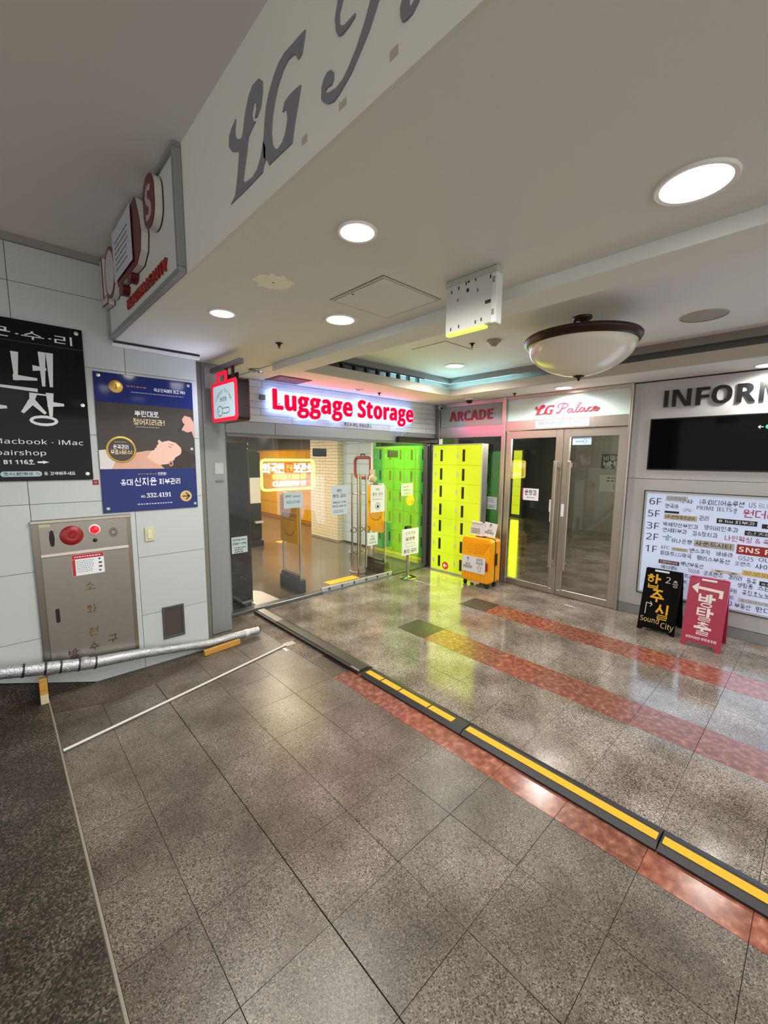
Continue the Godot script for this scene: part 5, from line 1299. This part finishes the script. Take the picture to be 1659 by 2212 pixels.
# ---------- by the steel doors and the directory ----------
func right_things():
	# yellow light box with printed lockers
	var t := thing("light_box", "bright yellow-green locker front glowing beside the orange suitcase", "light box", V3(4.77, 0, -4.035), -PI / 2)
	pt(t, "case", V3(0, 0, -.14), V3(.855, 1.862, -.012), M("8f928d", .35, .6), .004)
	for q in [[0, 0, .012, 1.862], [.843, 0, .855, 1.862], [.012, 1.848, .843, 1.862], [.012, 0, .843, .014]]: pt(t, "frame", V3(q[0], q[1], -.012), V3(q[2], q[3], .004), M("d6d9c8", .3, .5), .002)
	pt(t, "gap_sheet", V3(.012, .014, -.012), V3(.843, 1.848, -.006), M("7f8a10", .4, 0, .5))
	var rows := [.016, .279, .545, .79, 1.052, 1.304, 1.57, 1.846]
	var ym := M("c4dc2a", .16, 0, .42); var ym2 := M("c0d024", .16, 0, .4)
	var n := 0
	for r in 7:
		for c in 2:
			var x0: float = [.014, .4355][c]; var x1: float = [.4325, .841][c]
			var d := pt(t, "locker_door", V3(x0, rows[r] + .0015, -.006), V3(x1, rows[r + 1] - .0015, 0), ym if c == 0 else ym2, .001)
			var sx: float = [.145, .535][c]
			pt(d, "grip_slot", V3(sx, rows[r] + .05, 0), V3(sx + .042, rows[r] + .215, .002), M("262a10", .4))
			part(d, "lock", P(rrect(sx - .10, rows[r] + .10, sx - .07, rows[r] + .165, .013), 0, .004), M("c9d6b0", .3))
	var mb := MB.new(); mb.disc(V2(.285, .095), .058, .058, .0025, 28); part(t, "red_disc", mb, M("c93a1e", .4, 0, .3))
	mb = MB.new(); mb.bar(V2(.255, .095), V2(.318, .095), .012, .003, .003); mb.bar(V2(.252, .095), V2(.28, .122), .012, .003, .003); mb.bar(V2(.252, .095), V2(.28, .068), .012, .003, .003); part(t, "arrow", mb, M("f0efd0", .4, 0, .6))
	area("box_light", V3(4.755, .93, -3.61), V3(-1, 0, 0), .82, 1.8, Color(.84, .95, .12), .9)
	# orange suitcase
	t = thing("suitcase", "orange ribbed hard shell suitcase on wheels before the yellow light box", "suitcase", V3(4.505, 0, -3.27), -PI / 2)
	var og := M("eea212", .32); var og2 := M("e59708", .32)
	part(t, "shell", P(rrect(0, .06, .44, .64, .05, 7), -.105, -.012), og); part(t, "shell", P(rrect(.01, .07, .43, .63, .045, 7), -.012, .0), og)
	part(t, "shell", P(rrect(0, .06, .44, .64, .05, 7), -.225, -.122), og2); part(t, "zip_band", P(rrect(-.002, .058, .442, .642, .05, 7), -.122, -.105), M("2a1712", .5))
	for k in 6:
		mb = MB.new(); var x := .025 + k * .035
		mb.bar(V2(x, .60 - k * .005), V2(minf(x + .10, .22), .60 - k * .005 - minf(.10, .22 - x) * 1.5), .014, 0, .006); part(t, "rib", mb, og)
		mb = MB.new(); mb.bar(V2(.44 - x, .60 - k * .005), V2(maxf(.44 - x - .10, .22), .60 - k * .005 - minf(.10, .22 - x) * 1.5), .014, 0, .006); part(t, "rib", mb, og)
	for k in 8: pt(t, "rib", V3(.03 + k * .05, .085, 0), V3(.055 + k * .05, .40, .005), og, .002)
	for q in [[.05, -.03], [.39, -.03], [.05, -.19], [.39, -.19]]:
		mb = MB.new(); mb.tube([V3(q[0] - .014, .026, q[1]), V3(q[0] + .014, .026, q[1])], .026, 14); mb.box(V3(q[0] - .02, .035, q[1] - .014), V3(q[0] + .02, .066, q[1] + .014), .004); part(t, "wheel", mb, black)
	pt(t, "side_handle", V3(.443, .30, -.14), V3(.46, .46, -.095), black, .006); pt(t, "top_handle", V3(.15, .643, -.14), V3(.29, .652, -.09), black, .004); pt(t, "lock_plate", V3(.15, .04, -.004), V3(.29, .066, .006), M("b9b0a2", .4), .003)
	t = thing("notice", "white taped sheet with arrows on the front of the orange suitcase", "notice", V3(4.497, .17, -3.27), -PI / 2)
	pt(t, "sheet", V3(.02, .012, 0), V3(.375, .225, .002), M("d5d5da", .5))
	write(t, "lettering", "24시간", V3(.11, .105, .0025), .026, ink, {"c": true, "w": .08}); write(t, "lettering", "물품보관함", V3(.11, .065, .0025), .03, ink, {"c": true, "w": .14})
	write(t, "lettering", "내국인", V3(.29, .18, .0025), .028, M("3c3e4c", .5), {"c": true, "w": .11}); write(t, "lettering", "보관함", V3(.29, .135, .0025), .028, M("3c4a5c", .5), {"c": true, "w": .11})
	mb = MB.new(); mb.bar(V2(.11, .145), V2(.11, .205), .006, .0025, .0025); mb.bar(V2(.09, .18), V2(.11, .207), .006, .0025, .0025); mb.bar(V2(.13, .18), V2(.11, .207), .006, .0025, .0025)
	var ap := [V2(.275, .04), V2(.275, .085), V2(.255, .085), V2(.29, .118), V2(.325, .085), V2(.305, .085), V2(.305, .04), V2(.275, .04)]
	for i in 7: mb.bar(ap[i], ap[i + 1], .004, .0025, .0025)
	part(t, "arrows", mb, ink)
	single("tag", B(V3(0, 0, 0), V3(.03, .11, .002)), M("8e1420", .5), "small dark red tag on the right edge of the suitcase front", "tag", V3(4.498, .23, -2.89), -PI / 2)
	t = thing("notice", "left of two white sheets standing on top of the suitcase", "notice", V3(4.60, .655, -3.22), -PI / 2)
	mb = B(V3(0, 0, 0), V3(.20, .18, .002), 0.0); mb.shift(Transform3D(Basis(V3(0, 0, 1), -.10) * Basis(V3(1, 0, 0), -.2), V3(0, .012, 0))); part(t, "sheet", mb, M("cfd0d6", .5))
	fine_print(t, V3(.03, .09, .006), .15, 3, .026, ink, 1.0, 81); pt(t, "fold", V3(.015, .165, -.03), V3(.17, .185, -.012), M("e6e0c2", .5))
	t = thing("notice", "right of two white sheets standing on top of the suitcase", "notice", V3(4.61, .655, -3.03), -PI / 2)
	mb = B(V3(0, 0, 0), V3(.19, .185, .002), 0.0); mb.shift(Transform3D(Basis(V3(0, 0, 1), -.08) * Basis(V3(1, 0, 0), -.2), V3(0, .012, 0))); part(t, "sheet", mb, M("d8d9de", .5))
	var xf := Transform3D(Basis(V3(0, 0, 1), -.08) * Basis(V3(1, 0, 0), -.2), V3(0, .012, .001))
	for l in [["24시간", .075, .022, .07], ["물품보관함", .042, .024, .13]]:
		var w := letters(l[0], l[2], {}); (w[0] as MB).shift(xf * Transform3D(Basis().scaled(V3(l[3] / w[1], 1, 1)), V3(.095 - l[3] / 2, l[1], .0025))); part(t, "lettering", w[0], ink)
	mb = MB.new(); mb.bar(V2(.095, .12), V2(.095, .17), .006, .003, .003); mb.bar(V2(.075, .147), V2(.095, .172), .006, .003, .003); mb.bar(V2(.115, .147), V2(.095, .172), .006, .003, .003); mb.shift(xf); part(t, "arrow", mb, ink)
	t = thing("notice", "grey-white printed sheet on the fixed pane right of the yellow light box", "notice", V3(BX - .004, .975, -3.30), -PI / 2)
	pt(t, "sheet", V3(0, 0, 0), V3(.25, .17, .002), M("bcc0c4", .5)); fine_print(t, V3(.02, .145, .0024), .2, 3, .022, M("6a6c78", .6), 1.0, 82); write(t, "lettering", "출입금지", V3(.02, .02, .0024), .035, M("3c3d48", .6), {"w": .2})
	t = thing("sticker", "pale blue sticker with a key drawing at the top of the right steel door", "sticker", V3(BX - .006, 1.825, -2.085), -PI / 2)
	pt(t, "sheet", V3(0, 0, 0), V3(.21, .085, .002), M("a9bfdc", .4))
	mb = MB.new(); mb.ring(V2(.14, .04), .02, .018, .004, .002, .0026, 16); mb.bar(V2(.04, .045), V2(.12, .045), .004, .0026, .0026); mb.bar(V2(.04, .033), V2(.12, .033), .004, .0026, .0026); mb.bar(V2(.04, .033), V2(.04, .045), .004, .0026, .0026); part(t, "key_drawing", mb, M("47618f", .5))
	# INFORMATION letters, screen, directory
	t = thing("wall_letters", "black raised lettering above the dark screen", "lettering", V3(BX, 0, 0), -PI / 2)
	for q in [["I", -1.206, -1.170], ["N", -1.136, -.984], ["F", -.947, -.842], ["O", -.826, -.677], ["R", -.644, -.515], ["M", -.493, -.32], ["A", -.30, -.13], ["T", -.115, .025], ["I", .06, .096], ["O", .13, .28], ["N", .315, .467]]:
		if q[0] == "I": pt(t, "letter", V3(q[1], 2.18, 0), V3(q[2], 2.34, .018), M("0e0e11", .35))
		else: write(t, "letter", q[0], V3(q[1], 2.18, 0), .160, M("0e0e11", .35), {"d": .018, "w": q[2] - q[1], "ink": true})
	t = thing("screen", "long black glass display panel under the raised lettering", "screen", V3(BX, 1.558, -1.308), -PI / 2)
	pt(t, "bezel", V3(0, 0, 0), V3(1.9, .514, .012), M("0a0b0d", .3), .003); pt(t, "glass", V3(.012, .012, .012), V3(1.888, .502, .0135), dull(M("08090c", .06, 0, 0, "tv"), .2))
	var ic := M("cfe6dc", .4, 0, .5)
	mb = MB.new(); mb.bar(V2(.835, .395), V2(.87, .395), .005, .0142, .0142); mb.bar(V2(.835, .395), V2(.85, .408), .005, .0142, .0142); mb.bar(V2(.835, .395), V2(.85, .382), .005, .0142, .0142); part(t, "arrow_icon", mb, ic)
	mb = MB.new(); mb.disc(V2(.90, .395), .018, .018, .0142, 18); part(t, "green_icon", mb, M("3fae7c", .4, 0, .4))
	mb = MB.new(); mb.bar(V2(.93, .405), V2(.96, .405), .006, .0142, .0142); mb.bar(V2(.93, .39), V2(.96, .39), .006, .0142, .0142); part(t, "stair_icon", mb, M("9aa6a2", .4, 0, .3))
	directory()
	sandwich_black()
	sandwich_red()

func directory():
	var t := thing("directory_board", "backlit white building directory crowded with Korean shop names", "sign", V3(BX, 0, 0), -PI / 2)
	var fr := M("1c1c1f", .4); var fw := M("c3c6cc", .35, .4)
	var x1 := .75
	for q in [[-1.306, .255, x1, .262], [-1.306, 1.34, x1, 1.347], [-1.306, .255, -1.299, 1.347], [x1, .255, x1 + .007, 1.347]]: pt(t, "frame", V3(q[0], q[1], 0), V3(q[2], q[3], .016), fr)
	pt(t, "inner_frame", V3(-1.299, .262, 0), V3(x1, 1.34, .008), fw)
	pt(t, "face", V3(-1.279, .279, .008), V3(x1 - .02, 1.318, .010), M("c0cfee", .35, 0, .17))
	var z := .0108
	var navy := M("26354f", .5); var dark := M("2e3038", .5); var pink := M("a3305a", .5)
	for q in [["6F", -1.261, 1.204], ["5F", -1.266, 1.079], ["3F", -1.264, .950], ["2F", -1.261, .835], ["1F", -1.263, .708]]: write(t, "floor_label", q[0], V3(q[1], q[2], z), .068, navy, {"w": .118, "f": plain})
	var rows := [["구사", -.99, -.88, 1.258, .036, dark], ["(주)미디어솔루션", -.835, -.50, 1.262, .040, dark], ["US", -.477, -.424, 1.262, .045, navy], ["BLUE", -.41, -.30, 1.262, .04, M("8a93b8", .5)],
		["영국아", -1.114, -.995, 1.20, .038, dark], ["PRIME IELTS", -.856, -.585, 1.205, .036, dark], ["영", -.575, -.55, 1.198, .04, dark], ["원더라운드", -.505, -.10, 1.184, .058, pink],
		["관리", -.825, -.744, 1.107, .036, dark], ["박혜정산부인과", -1.116, -.822, 1.015, .034, dark], ["양이비인후과", -.78, -.523, 1.022, .036, dark], ["연세피부과", -1.115, -.908, .956, .034, dark], ["김&장치과", -.867, -.667, .952, .036, dark],
		["나인왁싱 & 속눈썹", -.617, -.20, .944, .042, pink], ["하나은행", -1.033, -.859, .858, .036, dark], ["KFC", -1.118, -1.04, .774, .034, dark], ["벤스쿠키", -.874, -.708, .78, .036, dark], ["바바라", -.664, -.538, .784, .036, dark],
		["GS25", -.506, -.396, .771, .038, dark], ["OLIVE", -.367, -.22, .78, .034, ink], ["파마트LG약국", -1.117, -.85, .717, .036, dark], ["팰리스부동산", -.812, -.553, .718, .036, dark], ["오렌즈", -.524, -.407, .718, .03, M("4c5058", .5)], ["샤이니", -.382, -.22, .717, .038, dark],
		["백년부동산", -.936, -.747, .636, .034, dark], ["에스테틱", -1.10, -.96, .575, .032, dark], ["TGSB", -.873, -.776, .578, .036, dark], ["굿프랜즈", -.747, -.594, .577, .036, dark], ["갤러리", -.561, -.454, .579, .034, dark], ["들꽃", -.428, -.358, .572, .036, dark],
		["린트리아", -.935, -.781, .517, .034, dark], ["아이리브리즈", -.759, -.566, .526, .032, dark], ["생필품", -.488, -.376, .519, .036, dark], ["스타일", -.348, -.20, .521, .036, dark], ["이브", -.93, -.87, .455, .034, dark], ["루윔", -.541, -.483, .454, .034, dark], ["꽃집호노보노", -.451, -.22, .458, .036, dark],
		["아", -.92, -.88, .385, .034, dark], ["뷰티", -.545, -.50, .388, .03, dark], ["구 부동산", -.542, -.373, .324, .038, dark], ["딴다라", -.342, -.18, .325, .036, dark]]
	for q in rows: write(t, "shop_name", q[0], V3(q[1], q[3] - q[4] * .5, z), q[4], q[5], {"w": q[2] - q[1], "f": plain, "wt": .115})
	# stuck-on strips
	for q in [[-1.112, 1.251, -.929, 1.304, "b4b8bc", "인터임업용", "6b6e74"], [-1.113, 1.128, -.99, 1.15, "17181a", "", ""], [-1.114, 1.066, -.84, 1.118, "b9ae96", "(주)현장종합관리", "2e3038"], [-.69, 1.072, -.402, 1.118, "121316", "B hu 피부과", "c9ccd2"], [-.37, 1.06, -.2, 1.10, "121316", "F", "c9ccd2"],
		[-.48, .985, -.22, 1.028, "121316", "신제경", "a9acb2"], [-.845, .826, -.54, .892, "aaa69e", "사운드시티", "26272c"], [-.523, .806, -.2, .894, "8e1a1f", "SNS FIT", "e6d9d2"], [-1.024, .755, -.888, .788, "b3b096", "영광매집", "8a8468"], [-1.125, .605, -.947, .645, "4c2c34", "오페라뷰티살롱", "c9b4b8"],
		[-.69, .60, -.47, .632, "c9cccc", "Q", "6b6a5a"], [-.465, .615, -.2, .664, "cbb273", "일로와신", "a3842c"], [-.34, .545, -.2, .585, "17181a", "soo", "a9acb2"], [-.47, .36, -.2, .40, "c0c4ca", "홍대여성병원", "8a8e96"]]:
		var s := pt(t, "name_strip", V3(q[0], q[1], .010), V3(q[2], q[3], .0114), M(q[4], .5))
		if q[5] != "": write(s, "shop_name", q[5], V3(q[0] + .012, q[1] + (q[3] - q[1]) * .26, .0118), (q[3] - q[1]) * .52, M(q[6], .5), {"w": q[2] - q[0] - .024})
	var mb := MB.new()
	for k in 7:
		var a := PI * (.12 + k * .127)
		var c := V2(-.925, 1.152)
		mb.prism(PackedVector2Array([c + V2(cos(a + .13), sin(a + .13)) * .018, c + V2(cos(a), sin(a)) * .052, c + V2(cos(a - .13), sin(a - .13)) * .018]), .0112, .0116)
	part(t, "crown_mark", mb, M("7b2632", .4))
	mb = MB.new(); mb.bar(V2(-1.11, .883), V2(-1.03, .888), .008, z, z); mb.disc(V2(-1.065, .902), .007, .007, z, 12); mb.ring(V2(-1.068, .862), .012, .012, .007, z, z, 14); part(t, "bank_mark", mb, M("2c7f9c", .4))
	area("directory_light", V3(BX - .03, .80, -.28), V3(-1, 0, 0), 1.95, 1.0, Color(.78, .88, 1), .9)

func sandwich_black():
	var t := thing("sandwich_board", "black chalk sandwich board with yellow Korean lettering", "sandwich board", V3(4.565, 0, -1.171), -PI / 2)
	var lean := Transform3D(Basis(V3(1, 0, 0), -.255), Vector3.ZERO)
	var back := Transform3D(Basis(V3(1, 0, 0), .22), V3(0, 0, -.31))
	var bk := dull(M("060607", .7, 0, 0, "bb"), .2)
	var mb := MB.new()
	mb.prism(PackedVector2Array([V2(0, 0), V2(.03, 0), V2(.06, .025), V2(.25, .025), V2(.28, 0), V2(.312, 0), V2(.305, .61), V2(.003, .61)]), -.012, 0, lean); part(t, "front_panel", mb, bk)
	mb = MB.new(); mb.prism(PackedVector2Array([V2(0, 0), V2(.03, 0), V2(.06, .025), V2(.25, .025), V2(.28, 0), V2(.312, 0), V2(.305, .60), V2(.003, .60)]), -.012, 0, back); part(t, "rear_panel", mb, bk)
	var ye := M("e3a91c", .5); var wh := M("c9c5bc", .5)
	var put := func(s, x, y, h, w, m, wt):
		var l := letters(s, h, {"wt": wt, "f": plain}); (l[0] as MB).shift(lean * Transform3D(Basis().scaled(V3(w / l[1], 1, 1)), V3(x, y, .001))); part(t, "lettering", l[0], m)
	put.call("합", .02, .43, .115, .13, ye, .15); put.call("주", .075, .30, .10, .12, ye, .15); put.call("실", .135, .145, .12, .125, ye, .15)
	put.call("2", .175, .49, .06, .05, wh, .1); put.call("층", .235, .465, .055, .055, wh, .08)
	put.call("Sound", .015, .085, .05, .165, M("d3b676", .5), .1); put.call("City", .19, .055, .052, .11, M("d3b676", .5), .1)
	mb = MB.new()
	for q in [[.05, .16, .05, .27], [.05, .27, .10, .262], [.10, .262, .08, .285], [.10, .262, .085, .235]]: mb.bar(V2(q[0], q[1]), V2(q[2], q[3]), .007, .001, .001)
	mb.shift(lean); part(t, "chalk_arrow", mb, wh)
	mb = B(V3(.08, .585, 0), V3(.2, .603, .002)); mb.shift(lean); part(t, "paper_strip", mb, paper)

func sandwich_red():
	var t := thing("sandwich_board", "crimson plastic sandwich board with a white arrow and Korean lettering", "sandwich board", V3(4.455, 0, -.789), -PI / 2)
	var lean := Transform3D(Basis(V3(1, 0, 0), -.26), Vector3.ZERO)
	var back := Transform3D(Basis(V3(1, 0, 0), .22), V3(0, 0, -.30))
	var rd := M("94133a", .4)
	var poly := PackedVector2Array([V2(0, 0), V2(.025, 0), V2(.06, .045), V2(.225, .045), V2(.262, 0), V2(.288, 0), V2(.288, .61), V2(.275, .622), V2(.013, .622), V2(0, .61)])
	var mb := MB.new(); mb.prism(poly, -.022, 0, lean); part(t, "front_panel", mb, rd)
	mb = MB.new(); mb.prism(poly, -.022, 0, back); part(t, "rear_panel", mb, M("97163a", .4))
	mb = B(V3(.09, .60, 0), V3(.2, .618, .003), .001); mb.shift(lean); part(t, "grip", mb, paper)
	var wh := M("e6e0e2", .45)
	var put := func(s, x, y, h, w, wt):
		var l := letters(s, h, {"wt": wt}); (l[0] as MB).shift(lean * Transform3D(Basis().scaled(V3(w / l[1], 1, 1)), V3(x, y, .001))); part(t, "lettering", l[0], wh)
	put.call("방", .085, .38, .095, .13, .19); put.call("탈", .085, .255, .095, .13, .19); put.call("출", .085, .13, .095, .13, .19)
	put.call("비밀의화원 방탈출카페", .035, .075, .02, .22, .14)
	mb = MB.new(); mb.bar(V2(.07, .535), V2(.252, .525), .024, .001, .001); mb.bar(V2(.240, .530), V2(.238, .468), .026, .00105, .00105)
	mb.prism(PackedVector2Array([V2(.025, .53), V2(.075, .58), V2(.075, .48)]), .001, .001); mb.shift(lean); part(t, "arrow", mb, wh)

# ---------- on the floor ----------
func floor_things():
	# low rubber threshold with a yellow stripe, in lengths end to end
	var rb := M("1b1c20", .5); var ye := M("dba60c", .55)
	var prof := PackedVector2Array([V2(0, 0), V2(.0, .012), V2(.028, .029), V2(.10, .030), V2(.152, .005), V2(.16, .0)])
	var lens := [[-2.30, -1.372, "length of black rubber threshold with broken yellow stripe, nearest the shop"], [-1.366, -.352, "middle length of black rubber threshold with a clean yellow stripe"], [-.346, .75, "nearest length of black rubber threshold, cut by the right edge"]]
	for q in lens:
		var t := thing("threshold_ramp", q[2], "threshold", V3(1.926, .0, q[0]), 0, "rubber threshold lengths")
		var mb := MB.new(); mb.prism(prof, 0, q[1] - q[0]); part(t, "body", mb, rb)
		if q[0] < -2:
			var zz := .02
			for l in [.16, .17, .26, .19]:
				pt(t, "stripe", V3(.036, .0285, zz), V3(.084, .0304, minf(zz + l, q[1] - q[0] - .01)), ye); zz += l + .012
		else: pt(t, "stripe", V3(.036, .0285, .008), V3(.084, .0304, q[1] - q[0] - .008), ye)
	var t := thing("threshold_rail", "dark grey metal threshold rail between shop window and rubber ramp", "threshold", V3(1.936, 0, -4.06))
	var mb := MB.new(); mb.prism(prof, .42, 1.72); part(t, "rail", mb, M("4b4a45", .35, .4))
	mb = MB.new(); mb.prism(prof, 0, .418); part(t, "end_rail", mb, M("9b9a98", .3, .7), "brighter metal end piece")
	pt(t, "side_skirt", V3(-.012, 0, 0), V3(0, .03, 1.72), rb); pt(t, "patch", V3(.0, .012, 1.62), V3(.02, .027, 1.72), M("7d7a74", .6))
